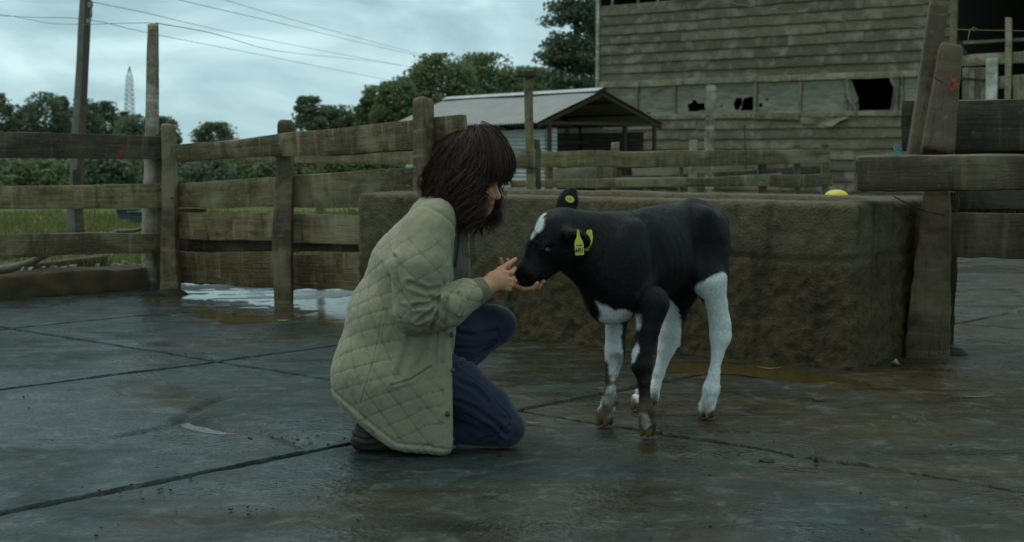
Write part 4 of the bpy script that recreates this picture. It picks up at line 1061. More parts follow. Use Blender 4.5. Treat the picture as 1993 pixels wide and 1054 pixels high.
leaf_obj(1742, 712, .07, .022, 1.2, M['leafy'], 'crumpled pale leaf near the foot of the right timber post', curl=1.2)
leaf_obj(1498, 719, .11, .006, -.15, M['straw'], 'yellow straw lying along the trough foot', 'straw_stalk')
leaf_obj(1040, 826, .07, .005, -.25, M['straw'], 'short straw in the joint right of the kneeling knee', 'straw_stalk')
leaf_obj(1168, 758, .05, .004, .5, M['straw'], 'short straw in the joint behind the far front hoof', 'straw_stalk')
leaf_obj(1588, 903, .04, .007, 1.35, M['pebble'], 'small dark upright leaf curl at the slab joint', curl=2.2)
leaf_obj(1900, 775, .16, .008, .1, M['branch'], 'thin dead twig at the right edge of the yard', 'straw_stalk')
# ================================================================== BODIES: smooth implicit volumes turned into one skin
class Field:
    def __init__(s, lo, hi, h):
        s.lo = np.array(lo, float); s.h = h; s.n = np.ceil((np.array(hi) - s.lo) / h).astype(int) + 1
        s.d = np.full(s.n, 1.0, np.float32)
        s.ax = [s.lo[i] + h * np.arange(s.n[i]) for i in range(3)]
    def sub(s, lo, hi):
        a = np.clip(np.floor((np.array(lo) - s.lo) / s.h).astype(int), 0, s.n); b = np.clip(np.ceil((np.array(hi) - s.lo) / s.h).astype(int) + 1, 0, s.n)
        sl = tuple(slice(i, j) for i, j in zip(a, b))
        X, Y, Z = np.meshgrid(*[s.ax[i][sl[i]] for i in range(3)], indexing='ij', sparse=False)
        return sl, np.stack([X, Y, Z], -1)
    def op(s, prim, k=.02, mode='add'):
        lo, hi = prim.bb(); m = k + 3 * s.h
        sl, P = s.sub(lo - m, hi + m)
        if P.size == 0: return
        d = s.d[sl]; q = prim.ev(P).astype(np.float32)
        if mode == 'sub':
            q = -q; h = np.maximum(k - np.abs(d - q), 0) / k; s.d[sl] = np.maximum(d, q) + h*h*k*.25
        else:
            h = np.maximum(k - np.abs(d - q), 0) / k; s.d[sl] = np.minimum(d, q) - h*h*k*.25
    def cut(s, p, n, k=.01):
        """keep only what lies on the minus side of the plane"""
        p = np.array(p); n = np.array(n, float); n /= np.linalg.norm(n)
        q = ((s.ax[0][:, None, None]-p[0])*n[0] + (s.ax[1][None, :, None]-p[1])*n[1] + (s.ax[2][None, None, :]-p[2])*n[2]).astype(np.float32)
        h = np.maximum(k - np.abs(s.d - q), 0) / k; s.d = np.maximum(s.d, q) + h*h*k*.25
    def mesh(s, smooth=2):
        d = s.d; n = d.shape; ins = d < 0
        c = np.zeros(tuple(k-1 for k in n), np.int8)
        offs = [(i, j, k) for i in (0, 1) for j in (0, 1) for k in (0, 1)]
        for o in offs: c += ins[o[0]:n[0]-1+o[0], o[1]:n[1]-1+o[1], o[2]:n[2]-1+o[2]]
        act = np.argwhere((c > 0) & (c < 8)); vals = {o: d[act[:, 0]+o[0], act[:, 1]+o[1], act[:, 2]+o[2]] for o in offs}
        acc = np.zeros((len(act), 3)); cnt = np.zeros(len(act))
        for a in offs:
            for ax in range(3):
                if a[ax] == 0:
                    b = list(a); b[ax] = 1; b = tuple(b); va, vb = vals[a], vals[b]; m = (va < 0) != (vb < 0)
                    t = np.where(m, va / np.where(m, va - vb, 1), 0)
                    p = np.zeros((len(act), 3)); p[:] = a; p[:, ax] = t
                    acc += p * m[:, None]; cnt += m
        V = s.lo + s.h * (act + acc / cnt[:, None])
        idx = np.full(c.shape, -1, np.int32); idx[act[:, 0], act[:, 1], act[:, 2]] = np.arange(len(act)); Q = []
        for ax in range(3):
            sa = [slice(0, n[i]) for i in range(3)]; sb = list(sa); sa[ax] = slice(0, n[ax]-1); sb[ax] = slice(1, n[ax])
            A = ins[tuple(sa)]; B = ins[tuple(sb)]; e = np.argwhere(A != B); o1, o2 = [i for i in range(3) if i != ax]
            ok = (e[:, o1] > 0) & (e[:, o2] > 0) & (e[:, o1] < n[o1]-1) & (e[:, o2] < n[o2]-1); e = e[ok]
            def g(da, db):
                q = e.copy(); q[:, o1] -= da; q[:, o2] -= db; return idx[q[:, 0], q[:, 1], q[:, 2]]
            f = np.stack([g(1, 1), g(0, 1), g(0, 0), g(1, 0)], 1)
            fl = A[e[:, 0], e[:, 1], e[:, 2]]
            if ax == 1: fl = ~fl
            f[~fl] = f[~fl][:, ::-1]; Q.append(f)
        F = np.concatenate(Q); F = F[(F >= 0).all(1)]
        for _ in range(smooth): V = lap(V, F, .5)
        return V, F
def lap(V, F, a):
    e = np.concatenate([F[:, [0, 1]], F[:, [1, 2]], F[:, [2, 3]], F[:, [3, 0]]]); n = len(V)
    cnt = np.bincount(e.ravel(), minlength=n)
    S = np.stack([np.bincount(e[:, 0], V[e[:, 1], k], n) + np.bincount(e[:, 1], V[e[:, 0], k], n) for k in range(3)], 1)
    return V * (1-a) + a * S / np.maximum(cnt, 1)[:, None]
def vnormals(V, F):
    fn = np.cross(V[F[:, 2]] - V[F[:, 0]], V[F[:, 3]] - V[F[:, 1]]); N = np.zeros_like(V)
    for k in range(4):
        for j in range(3): N[:, j] += np.bincount(F[:, k], fn[:, j], len(V))
    return N / (np.linalg.norm(N, axis=1)[:, None] + 1e-12)
class Cap:
    """tapered capsule; 'ax' with factor s makes it thinner (s>1) or wider (s<1) along that direction"""
    def __init__(s, a, b, ra, rb, ax=None, f=1.0):
        s.a = np.array(a, float); s.b = np.array(b, float); s.ra = ra; s.rb = rb; s.f = f
        s.ax = None
        if ax is not None:
            v = np.array(ax, float); ab = s.b - s.a
            if ab @ ab > 1e-9: v = v - ab * (v @ ab) / (ab @ ab)
            s.ax = v / np.linalg.norm(v)
    def bb(s):
        r = max(s.ra, s.rb) * max(1, 1/s.f); return np.minimum(s.a, s.b) - r, np.maximum(s.a, s.b) + r
    def ev(s, P):
        q = P - s.a
        if s.ax is not None: q = q + (q @ s.ax)[..., None] * (s.f - 1) * s.ax
        ab = s.b - s.a; L = ab @ ab; t = np.clip((q @ ab) / max(L, 1e-9), 0, 1)
        return (np.linalg.norm(q - t[..., None]*ab, axis=-1) - (s.ra + (s.rb - s.ra)*t)) / max(1.0, s.f ** .5)
class Ell:
    def __init__(s, c, r, x=(1, 0, 0), y=(0, 1, 0)):
        s.c = np.array(c, float); s.r = np.array(r, float); x = np.array(x, float); x /= np.linalg.norm(x); y = np.array(y, float); y = y - x*(x @ y); y /= np.linalg.norm(y)
        s.M = np.stack([x, y, np.cross(x, y)])
    def bb(s): m = s.r.max(); return s.c - m, s.c + m
    def ev(s, P):
        q = (P - s.c) @ s.M.T; k0 = np.linalg.norm(q / s.r, axis=-1); k1 = np.linalg.norm(q / (s.r**2), axis=-1)
        return k0 * (k0 - 1) / np.maximum(k1, 1e-9)
def col_attr(me, C, name='Col'):
    a = me.attributes.new(name, 'FLOAT_COLOR', 'POINT'); q = np.ones((len(C), 4), np.float32); q[:, :3] = C; a.data.foreach_set('color', q.ravel())
def f_attr(me, v, name):
    a = me.attributes.new(name, 'FLOAT', 'POINT'); a.data.foreach_set('value', np.asarray(v, np.float32))

# ================================================================== CALF
def m_coat():
    s = NT('calf_coat'); v = s.coord('Object')
    a = s.n('ShaderNodeAttribute', attribute_name='Col')
    mp_ = s.n('ShaderNodeMapping'); s.set(mp_.inputs['Vector'], v); mp_.inputs['Rotation'].default_value = (.5, .3, .8); mp_.inputs['Scale'].default_value = (60, 60, 22)
    hair = s.noise(mp_.outputs[0], 3.2, 4, .65, .8); fl = s.noise(v, 14, 5, .6, .6)
    col = s.mix(1.0, a.outputs['Color'], s.ramp(hair, (.3, .84), (.7, 1.14)), 'MULTIPLY')
    w_ = s.n('ShaderNodeAttribute', attribute_name='Wet')
    s.bump(s.math('ADD', hair, s.math('MULTIPLY', fl, 1.2)), .55, .006)
    m = s.fin(col, s.rng(fl, .3, .7, .38, .58), .19)
    s.b.inputs['Sheen Weight'].default_value = .0
    return m
M['coat'] = m_coat()
M['eye'] = plain('calf_eye', (.006, .005, .004), .08, .1, spec=.6, bump=0)
ax_f = Vector((-.72, -.694, 0)); ax_l = Vector((.694, -.72, 0))        # calf forward, calf's left (toward the camera)
HIP = Vector((.655, 5.20, 0))
def cp(t, l, z): return HIP + ax_f * t + ax_l * l + Vector((0, 0, z))
cf = Field((-.06, 4.42, -.01), (.98, 5.52, .90), .0062)
A = lambda pr, k=.03, mode='add': cf.op(pr, k, mode)
L3 = tuple(ax_l)
# trunk
A(Cap(cp(.40, 0, .570), cp(.20, 0, .608), .158, .142, L3, 1.45), .02)
A(Cap(cp(.20, 0, .608), cp(.02, 0, .645), .142, .112, L3, 1.38), .05)
A(Ell(cp(-.03, 0, .662), (.118, .105, .112), ax_f, ax_l), .05)
A(Cap(cp(.42, 0, .676), cp(.30, 0, .676), .048, .050, L3, 1.1), .05)       # withers
A(Cap(cp(.28, 0, .690), cp(.06, 0, .728), .040, .046), .05)                # loin
A(Cap(cp(.03, .074, .738), cp(.03, -.074, .738), .026, .026), .03)           # hook bones
A(Cap(cp(-.112, .036, .708), cp(-.112, -.036, .708), .026, .026), .03)       # pin bones
A(Cap(cp(.0, 0, .762), cp(-.10, 0, .735), .022, .024), .04)
for sd in (1, -1):
    A(Ell(cp(.42, sd*.082, .575), (.085, .050, .155), ax_f, ax_l), .04)    # shoulder
    A(Ell(cp(.005, sd*.078, .58), (.092, .052, .150), ax_f, ax_l), .05)  # thigh
    A(Ell(cp(.23, sd*.050, .592), (.14, .064, .105), ax_f, ax_l), .05)
    A(Ell(cp(.075, sd*.135, .625), (.045, .050, .075), ax_f, ax_l), .06, 'sub')   # hollow flank
    A(Ell(cp(.335, sd*.125, .63), (.030, .040, .085), ax_f, ax_l), .05, 'sub')     # behind the shoulder        # ribs
A(Ell(cp(.465, 0, .475), (.070, .072, .100), ax_f, ax_l), .05)               # brisket
A(Cap(cp(.40, 0, .450), cp(.22, 0, .515), .070, .055, L3, 1.0), .05)        # sternum and belly
A(Cap(cp(.22, 0, .520), cp(.03, 0, .575), .05, .040), .05)
# neck and head
hf = Vector((-.113, -.066, -.140)).normalized(); hl = Vector((.5, -.866, 0)); hl = (hl - hf*hl.dot(hf)).normalized(); hu = hf.cross(hl)
if hu.z < 0: hu = -hu
POLL = at(1091, 451, 4.765)
def hp(f, l, u): return POLL + hf*f + hl*l + hu*u
H3 = tuple(hl)
A(Cap(cp(.42, 0, .605), at(1130, 474, 4.83), .122, .098, tuple((ax_l*.5 + hl*.5)), 1.38), .06)
A(Cap(cp(.49, 0, .56), at(1124, 496, 4.83), .085, .070, tuple(ax_l), 1.2), .05)
A(Cap(cp(.40, 0, .685), at(1108, 434, 4.80), .035, .040), .05)             # crest
A(Ell(hp(.015, 0, .008), (.088, .066, .080), hf, hl), .04)                 # cranium
A(Cap(hp(.02, 0, .044), hp(.085, 0, .030), .042, .040, H3, .74), .03)       # forehead
A(Cap(hp(.07, 0, .010), hp(.175, 0, .004), .060, .042, H3, 1.08), .03)     # face
A(Ell(hp(.190, 0, -.004), (.036, .042, .040), hf, hl), .025)               # muzzle
A(Cap(hp(.0, 0, -.062), hp(.155, 0, -.036), .052, .028, H3, 1.1), .03)    # jaw
for sd in (1, -1):
    A(Ell(hp(.035, sd*.040, -.040), (.062, .026, .050), hf, hl), .03)      # cheek
    A(Ell(hp(.090, sd*.050, .034), (.028, .013, .016), hf, hl), .015)      # brow over the eye
    A(Ell(hp(.214, sd*.024, .010), (.011, .008, .009), hf, hl), .012, 'sub')   # nostrils
    A(Ell(hp(.098, sd*.064, .024), (.017, .010, .011), hf, hl), .010, 'sub')   # eye sockets
A(Cap(hp(.218, -.025, -.022), hp(.15, .0, -.026), .004, .003), .008, 'sub')
A(Cap(hp(.216, .022, -.023), hp(.14, .045, -.030), .004, .003), .008, 'sub')  # mouth line
# ears: a cupped leaf, near one drooping back, far one pricked up
e0 = at(1098, 453, 4.715)
A(Cap(e0, at(1108, 456, 4.675), .018, .022), .02)
en = at(1125, 465, 4.655); enx = (1, .10, -.42)
A(Ell(en, (.046, .020, .033), enx, (0, -1, 0)), .012)
A(Ell(en + Vector((-.002, -.020, -.016)), (.036, .026, .026), enx, (0, -1, 0)), .006, 'sub')
ef = at(1106, 396, 4.86)
A(Ell(ef + Vector((-.004, 0, .004)), (.052, .014, .036), (.18, .1, 1), (.0, 1, 0)), .015)
A(Cap(ef + Vector((.006, 0, .02)), ef + Vector((.016, 0, .044)), .024, .012, (0, 1, 0), 1.8), .015)
A(Cap(ef + Vector((-.03, -.01, -.035)), ef + Vector((-.008, 0, .0)), .022, .022, (0, 1, 0), 1.3), .02)
# legs  (px, py, depth, radius in px)
def leg(nodes, k=.011):
    for (a, b) in zip(nodes[:-1], nodes[1:]):
        pa = at(a[0], a[1], a[2]); pb = at(b[0], b[1], b[2]); A(Cap(pa, pb, a[3]*pxm(a[2]), b[3]*pxm(b[2])), k)
nf = [(1268, 590, 4.83, 36), (1262, 640, 4.81, 22), (1250, 690, 4.80, 20.5), (1249, 712, 4.79, 20), (1254, 745, 4.785, 11.5), (1256, 778, 4.78, 11), (1257, 800, 4.775, 16.5), (1258, 826, 4.77, 15)]
ff = [(1205, 590, 5.00, 34), (1198, 635, 5.0, 19), (1197, 680, 5.0, 19), (1196, 698, 5.0, 18), (1189, 735, 4.99, 10.5), (1187, 762, 4.985, 10), (1186, 782, 4.98, 15), (1179, 806, 4.975, 14)]
nh = [(1380, 545, 5.12, 36), (1394, 590, 5.13, 21), (1401, 632, 5.14, 20), (1402, 655, 5.14, 20.5), (1396, 690, 5.13, 12), (1390, 725, 5.12, 10.5), (1385, 756, 5.11, 16), (1379, 785, 5.10, 15)]
fh = [(1322, 560, 5.30, 40), (1312, 605, 5.30, 24), (1304, 645, 5.30, 21), (1296, 680, 5.30, 16), (1283, 725, 5.29, 10.5), (1275, 752, 5.28, 10), (1268, 772, 5.27, 15), (1256, 790, 5.265, 13)]
for nd in (nf, ff, nh, fh): leg(nd)
A(Cap(at(1402, 620, 5.15), at(1412, 648, 5.16), .012, .016), .02)          # point of hock
A(Cap(at(1322, 630, 5.31), at(1319, 668, 5.31), .012, .014), .02)
HOOF = [(1260, 848, 4.77, 17, 0), (1177, 826, 4.97, 18, -.5), (1374, 812, 5.10, 17, -.3), (1240, 803, 5.26, 14, -.6)]
hoof_c = []
for (px_, py_, d_, r_, tilt) in HOOF:
    c = at(px_, py_, d_); k_ = pxm(d_); c.z = max(c.z, .022); fwd = (ax_f + Vector((0, -.5, 0))).normalized(); sd_ = Vector((-fwd.y, fwd.x, 0))
    hoof_c.append(c)
    for s_ in (-1, 1):
        o_ = sd_ * s_ * r_ * k_ * .46
        A(Cap(c + o_ - fwd*.004 + Vector((0, 0, .030)), c + o_*.9 + fwd * r_*k_*.75 + Vector((0, 0, -.010)), r_*k_*.56, r_*k_*.30), .006)
        A(Cap(c + o_ - fwd * r_*k_*.35 + Vector((0, 0, .012)), c + o_ - fwd*r_*k_*.35 + Vector((0, 0, -.004)), r_*k_*.45, r_*k_*.45), .008)
        A(Cap(c + o_*1.0 - fwd*.018 + Vector((0, 0, .055)), c + o_*1.1 - fwd*.026 + Vector((0, 0, .042)), .008, .006), .008)   # dew claws
A(Cap(cp(-.12, .0, .725), at(1409, 460, 5.30), .020, .014), .02); A(Cap(at(1409, 460, 5.30), at(1411, 530, 5.30), .014, .010), .02); A(Cap(at(1411, 525, 5.30), at(1409, 560, 5.30), .011, .014), .02)  # tail
cf.cut((0, 0, .001), (0, 0, -1), .002)
V, F = cf.mesh(3)
N_ = vnormals(V, F)
tt = (V - np.array(HIP)) @ np.array(ax_f); ll = (V - np.array(HIP)) @ np.array(ax_l)
rib = sstep(.07, .14, tt)*sstep(.36, .30, tt)*sstep(.48, .54, V[:, 2])*sstep(.72, .66, V[:, 2])*sstep(.05, .09, np.abs(ll))
V = V + N_*(rib*.0010*np.sin((tt - .25*(V[:, 2] - .6))*2*math.pi/.034))[:, None]
# a few soft folds and the tufty ridge at the withers
V = V + N_ * (.0030 * fbm(V, 16, 3, 3))[:, None]
dw = np.linalg.norm((V - np.array(cp(.34, 0, .735))) / np.array([.10, .10, .05]), axis=1); V = V + np.array([0, 0, 1.]) * (np.exp(-dw**2) * .012 * np.abs(vn(V * np.array([40, 40, 6.]), 1, 5)))[:, None]
black = np.array([.0062, .0054, .0048]); white = np.array([.72, .73, .70]); dirt = np.array([.095, .062, .022]); horn = np.array([.15, .085, .03])
jig = .010 * fbm(V, 26, 1, 3) + .012 * fbm(V, 9, 2, 3)
def inside(c, r, soft=.0):     # signed: positive inside, in metres
    q = (V - np.array(c)) / np.array(r); return (1 - np.linalg.norm(q, axis=1)) * min(r) + jig
def capm(a, b, ra, rb): return -Cap(a, b, ra, rb).ev(V) + jig
Wt = np.full(len(V), -1.0)
def wh(x):
    global Wt; Wt = np.maximum(Wt, x)
def bk(x):
    global Wt; Wt = np.minimum(Wt, -x)
wh(capm(at(1398, 560, 5.08), at(1402, 660, 5.13), .060, .05)); wh(capm(at(1402, 650, 5.13), at(1374, 800, 5.10), .05, .06)); wh(inside(at(1372, 568, 5.06), (.045, .06, .035)))   # near hind leg
wh(capm(at(1296, 600, 5.28), at(1296, 690, 5.28), .050, .06)); wh(capm(at(1296, 690, 5.28), at(1245, 800, 5.26), .06, .05)); bk(inside(at(1338, 615, 5.33), (.030, .07, .05)))         # far hind leg
wh(capm(at(1193, 640, 4.97), at(1194, 700, 4.97), .034, .034)); wh(capm(at(1196, 700, 4.97), at(1192, 770, 4.96), .014, .03)); wh(inside(at(1180, 800, 4.95), (.04, .06, .06)))   # far front leg
wh(inside(at(1203, 626, 4.80), (.068, .10, .040))); wh(capm(at(1160, 592, 4.80), at(1185, 615, 4.80), .012, .03))                                                                                             # chest
wh(capm(at(1234, 615, 4.77), at(1226, 695, 4.775), .026, .021)); wh(inside(at(1246, 822, 4.74), (.030, .05, .030)))                               # near front leg inside and fetlock
bk(inside(at(1178, 730, 5.0), (.010, .05, .05)))
wh(-Ell(hp(.042, .018, .075), (.026, .021, .045), hf, hl).ev(V) + jig*.7); wh(-Ell(hp(.022, .008, .080), (.026, .010, .04), hf, hl).ev(V) + jig*.6); wh(-Ell(hp(.082, .010, .062), (.014, .007, .03), hf, hl).ev(V) + jig*.5)                      # star
w_ = sstep(-.004, .004, Wt)[:, None]
C = black * (1 - w_) + white * w_
mz = sstep(.0, .02, -Ell(hp(.225, 0, -.004), (.022, .040, .030), hf, hl).ev(V))[:, None]; C = C * (1 - mz*.6) + np.array([.030, .026, .024]) * mz * .6
for (px_, py_, d_, r_, tl_), c in zip(HOOF, hoof_c):
    dz = V[:, 2] - c.z; near = np.linalg.norm(V[:, :2] - np.array(c)[:2], axis=1) < .075
    h_ = (sstep(.022, .006, dz + .006*fbm(V, 30, 4, 2)) * near)[:, None]; C = C*(1-h_) + (horn * (.55 + .8*np.abs(fbm(V, 40, 2, 2)))[:, None]) * h_
    dm = (sstep(.17, .0, dz) * near * sstep(-.30, .12, fbm(V, 26, 9, 3)))[:, None] * (.9 if px_ < 1300 else .45); C = C*(1-dm) + dirt*dm
kn = (np.linalg.norm(V - np.array(at(1193, 735, 4.97)), axis=1) < .09) * sstep(.0, .4, fbm(V, 22, 13, 3)); C = C*(1-.5*kn[:, None]) + dirt*.5*kn[:, None]
kn = sstep(.06, .02, np.linalg.norm(V - np.array(at(1250, 725, 4.77)), axis=1)) * sstep(-.1, .4, fbm(V, 25, 14, 3)); C = C*(1-.35*kn[:, None]) + dirt*.35*kn[:, None]
for a_, b_, r_, am in ((at(1190, 745, 4.97), at(1178, 815, 4.96), .035, .85), (at(1256, 790, 4.76), at(1259, 840, 4.75), .034, .75), (at(1200, 700, 4.96), at(1192, 740, 4.96), .028, .5), (at(1384, 780, 5.08), at(1376, 812, 5.08), .035, .45), (at(1262, 780, 5.25), at(1245, 800, 5.24), .032, .5)):
    mk = sstep(-.004, .012, -Cap(a_, b_, r_, r_).ev(V)) * sstep(-.30, .15, fbm(V, 30, 17, 3)) * am; C = C*(1-mk[:, None]) + dirt*(.7 + .6*np.abs(fbm(V, 50, 3, 2)))[:, None]*mk[:, None]
calf = empty('calf', (HIP.x - .15, HIP.y - .2, 0), 'black and white calf with yellow ear tags nuzzling the hands of the woman', 'calf')
me = mesh_np('body', V, F); col_attr(me, C); put('body', me, M['coat'], calf)
fg = np.random.default_rng(31); nf_ = 120000
area = np.linalg.norm(np.cross(V[F[:, 2]] - V[F[:, 0]], V[F[:, 3]] - V[F[:, 1]]), axis=1); fi = fg.choice(len(F), nf_, p=area/area.sum()); u_, w2 = fg.random((nf_, 1)), fg.random((nf_, 1))
q4 = V[F[fi]]; P0 = (q4[:, 0]*(1-u_) + q4[:, 1]*u_)*(1-w2) + (q4[:, 3]*(1-u_) + q4[:, 2]*u_)*w2; Nf = vnormals(V, F)[F[fi, 0]]; Cf = C[F[fi, 0]]
keepf = P0[:, 2] > .045; P0, Nf, Cf = P0[keepf], Nf[keepf], Cf[keepf]; nf_ = len(P0)
hd_ = np.linalg.norm(P0 - np.array(hp(.06, 0, 0)), axis=1) < .19
flow = np.where(hd_[:, None], -np.array(hf)*.8 + np.array([0, 0, -.3]), -np.array(ax_f)*.75 + np.array([0, 0, -.75])) + .55*np.stack([fbm(P0, 7, k, 2) for k in (20, 25, 30)], 1) + .18*fg.normal(size=(nf_, 3))
flow -= Nf*(flow*Nf).sum(1)[:, None]; flow /= np.linalg.norm(flow, axis=1)[:, None] + 1e-9
ln = fg.uniform(.006, .012, (nf_, 1))*np.where(hd_, .55, 1)[:, None]*np.where(P0[:, 2] < .33, .7, 1)[:, None]; sd2 = np.cross(flow, Nf)
wd_ = .00075; tip = P0 + flow*ln + Nf*ln*.22
me = mesh_np('fur', np.stack([P0 - sd2*wd_, P0 + sd2*wd_, tip], 1).reshape(-1, 3), np.arange(3*nf_).reshape(nf_, 3), False)
col_attr(me, np.repeat(np.clip(Cf*fg.uniform(.6, 1.5, (nf_, 1)), 0, .8), 3, 0)); fo_ = put('fur', me, M['coat'], calf); fo_['kind'] = 'stuff'
for sd in (1, -1):
    c = hp(.098, sd*.0525, .024); m = MB(); n_ = 16; VV = []; FF = []
    for i in range(9):
        a = math.pi*i/8
        for j in range(n_):
            b = 2*math.pi*j/n_; q = hu*math.cos(a) + (hf*math.cos(b) + hl*math.sin(b))*math.sin(a); VV.append(c + q*.0125)
    for i in range(8):
        for j in range(n_): FF.append((i*n_+j, (i+1)*n_+j, (i+1)*n_+(j+1) % n_, i*n_+(j+1) % n_))
    m.add(VV, FF); m.obj('eye', M['eye'], calf, smooth=True)
def slabplate(name, outline, org, x, y, th, mat, parent):
    nrm = x.cross(y).normalized(); V0 = [org + x*a + y*b for a, b in outline]; V1 = [p - nrm*th for p in V0]; n_ = len(V0)
    Fs = [tuple(range(n_)), tuple(range(2*n_-1, n_-1, -1))] + [(i, n_+i, n_+(i+1) % n_, (i+1) % n_) for i in range(n_)]
    return put(name, mesh_np(name, V0 + V1, Fs, False), mat, parent)
def text_mesh(txt, size):
    c = bpy.data.curves.new('t', 'FONT'); c.body = txt; c.size = size; c.align_x = 'CENTER'; c.extrude = .0002; c.offset = .0004
    o = bpy.data.objects.new('t', c); COL.objects.link(o); dg = bpy.context.evaluated_depsgraph_get(); dg.update()
    me = bpy.data.meshes.new_from_object(o.evaluated_get(dg)); bpy.data.objects.remove(o); return me
k_ = pxm(4.62); tx = Vector((.97, -.22, .08)).normalized(); ty = Vector((.03, 0, 1)); ty = (ty - tx*ty.dot(tx)).normalized(); tn = tx.cross(ty)
org = at(1128.5, 496, 4.622)
bottle = [(-8.5, 0), (8.2, 0), (8.6, 22), (7.6, 27), (3.4, 36), (1.6, 50), (-1.6, 50), (-3.6, 36), (-8, 27), (-9, 22)]
tg = slabplate('ear_tag', [(a*k_, b*k_) for a, b in bottle], org, tx, ty, .0018, M['tag'], calf); tg['label'] = 'bottle-shaped yellow tag numbered 4491 in the near ear'
for txt, sz, dy in (('4491', 13.0*k_, 4*k_), ('CL 186', 4.2*k_, 17.5*k_)):
    me = text_mesh(txt, sz)
    if txt == '4491':
        for v in me.vertices: v.co.x *= .62; v.co.y *= 1.15
    else:
        for v in me.vertices: v.co.x *= .85
    q = org + tx*(-.2*k_) + ty*dy + tn*.0006
    put('tag_lettering', me, M['ink'], tg, Matrix.Translation(q) @ Matrix((tx, ty, tn)).transposed().to_4x4())
t2x = Vector((.55, -.8, .1)).normalized(); t2y = (Vector((.18, 0, 1)) - t2x*Vector((.18, 0, 1)).dot(t2x)).normalized()
tg2 = slabplate('ear_tag', [(a*k_, b*k_) for a, b in [(-12, 2), (0, 0), (12, 14), (14, 26), (8, 42), (-6, 42), (-11, 24)]], at(1143, 488, 4.66), t2x, t2y, .002, M['tag'], calf); tg2['label'] = 'plain yellow tag plate behind the near ear'
fx = Vector((.93, -.1, -.35)).normalized(); fy = Vector((0, -1, 0)).cross(fx).normalized(); fo = at(1109, 387, 4.835)
tg3 = slabplate('ear_tag', [(9.5*k_*math.cos(2*math.pi*i/24), 7.2*k_*math.sin(2*math.pi*i/24)) for i in range(24)], fo, fx, fy if fx.cross(fy).y < 0 else -fy, .002, M['tag'], calf); tg3['label'] = 'round yellow tag button in the far ear'
put('tag_pin', slabplate('x', [(1.6*k_*math.cos(2*math.pi*i/12), 1.6*k_*math.sin(2*math.pi*i/12)) for i in range(12)], fo + Vector((0, -.0015, 0)), fx, fy if fx.cross(fy).y < 0 else -fy, .001, M['straw'], None).data, M['straw'], tg3)
bpy.data.objects.remove(bpy.data.objects['x'])
# ================================================================== THE CROUCHING WOMAN
def pr(px_, py_, d_, r_): return at(px_, py_, d_), r_ * pxm(d_)
def chain(f, nodes, k=.02, ax=None, fs=None):
    for i, (a, b) in enumerate(zip(nodes[:-1], nodes[1:])):
        pa, ra = pr(*a[:4]); pb, rb_ = pr(*b[:4]); f.op(Cap(pa, pb, ra, rb_, ax, (fs[i] if fs else 1.0)), k)
LAT3 = (-.16, 1, 0)            # across the shoulders; she looks right and a little toward the camera
person = empty('person', (-.38, 4.66, 0), 'woman in khaki quilted jacket and dark jeans crouching, hands at the calf muzzle', 'person')

# ---------- body: head, neck, trunk, arms and hands, legs in one skin
bf = Field((-.62, 4.28, -.005), (.16, 5.0, 1.04), .0040)
B = lambda p, k=.02, mode='add': bf.op(p, k, mode)
HC = at(912, 347, 4.66)
yaw = R(-13)
Fh = Vector((math.cos(yaw), math.sin(yaw), -.20)).normalized(); Lh = Vector((-math.sin(yaw), math.cos(yaw), 0)).normalized(); Uh = Fh.cross(Lh)
if Uh.z < 0: Uh = -Uh
def hd(f, l, u): return HC + Fh*f + Lh*l + Uh*u      # head frame: forward, her left, up (metres)
B(Ell(hd(-.012, 0, .030), (.094, .074, .088), Fh, Lh), .02)            # cranium
B(Ell(hd(.035, 0, .0), (.060, .062, .085), Fh, Lh), .02)               # face
B(Cap(hd(.010, 0, -.060), hd(.058, 0, -.090), .050, .024, tuple(Lh), .85), .03)   # jaw to chin
B(Cap(hd(.070, 0, -.088), hd(.072, 0, -.092), .018, .016), .015)       # chin
B(Cap(hd(.082, 0, .006), hd(.103, 0, -.034), .0085, .0115), .012)      # nose bridge
B(Ell(hd(.106, 0, -.038), (.010, .010, .0095), Fh, Lh), .008)           # nose tip
for sd in (1, -1):
    B(Ell(hd(.094, sd*.012, -.041), (.010, .006, .006), Fh, Lh), .006) # nostril wings
    B(Ell(hd(.082, sd*.028, .020), (.010, .022, .008), Fh, Lh), .014)  # brow
    B(Ell(hd(.094, sd*.034, -.002), (.018, .018, .012), Fh, Lh), .014, 'sub')   # socket
    B(Ell(hd(.070, sd*.033, -.002), (.014, .016, .013), Fh, Lh), .005) # lidded eye
    B(Ell(hd(.070, sd*.042, -.030), (.022, .022, .018), Fh, Lh), .02)  # cheekbone
    B(Ell(hd(-.01, sd*.074, -.005), (.022, .009, .032), Fh, Lh), .008) # ear
B(Cap(hd(.078, 0, -.045), hd(.078, 0, -.080), .016, .016, tuple(Lh), .7), .015)
B(Ell(hd(.090, 0, -.061), (.010, .021, .006), Fh, Lh), .005)           # upper lip
B(Ell(hd(.088, 0, -.072), (.010, .018, .0065), Fh, Lh), .005)           # lower lip
NB = at(862, 425, 4.66)
B(Cap(hd(-.030, 0, -.050), NB, .052, .056), .03)                       # neck
chain(bf, [(860, 430, 4.66, 42), (818, 520, 4.67, 62), (795, 640, 4.68, 66), (780, 730, 4.68, 62)], .03, LAT3, [.75, .85, .9])
chain(bf, [(840, 450, 4.50, 36), (812, 600, 4.48, 27), (930, 566, 4.50, 20), (950, 556, 4.51, 17)], .02)       # right arm
chain(bf, [(846, 450, 4.83, 36), (826, 600, 4.87, 27), (930, 572, 4.80, 20), (957, 566, 4.79, 17)], .02)       # left arm
chain(bf, [(790, 715, 4.63, 45), (985, 832, 4.60, 26), (775, 850, 4.58, 18)], .02)
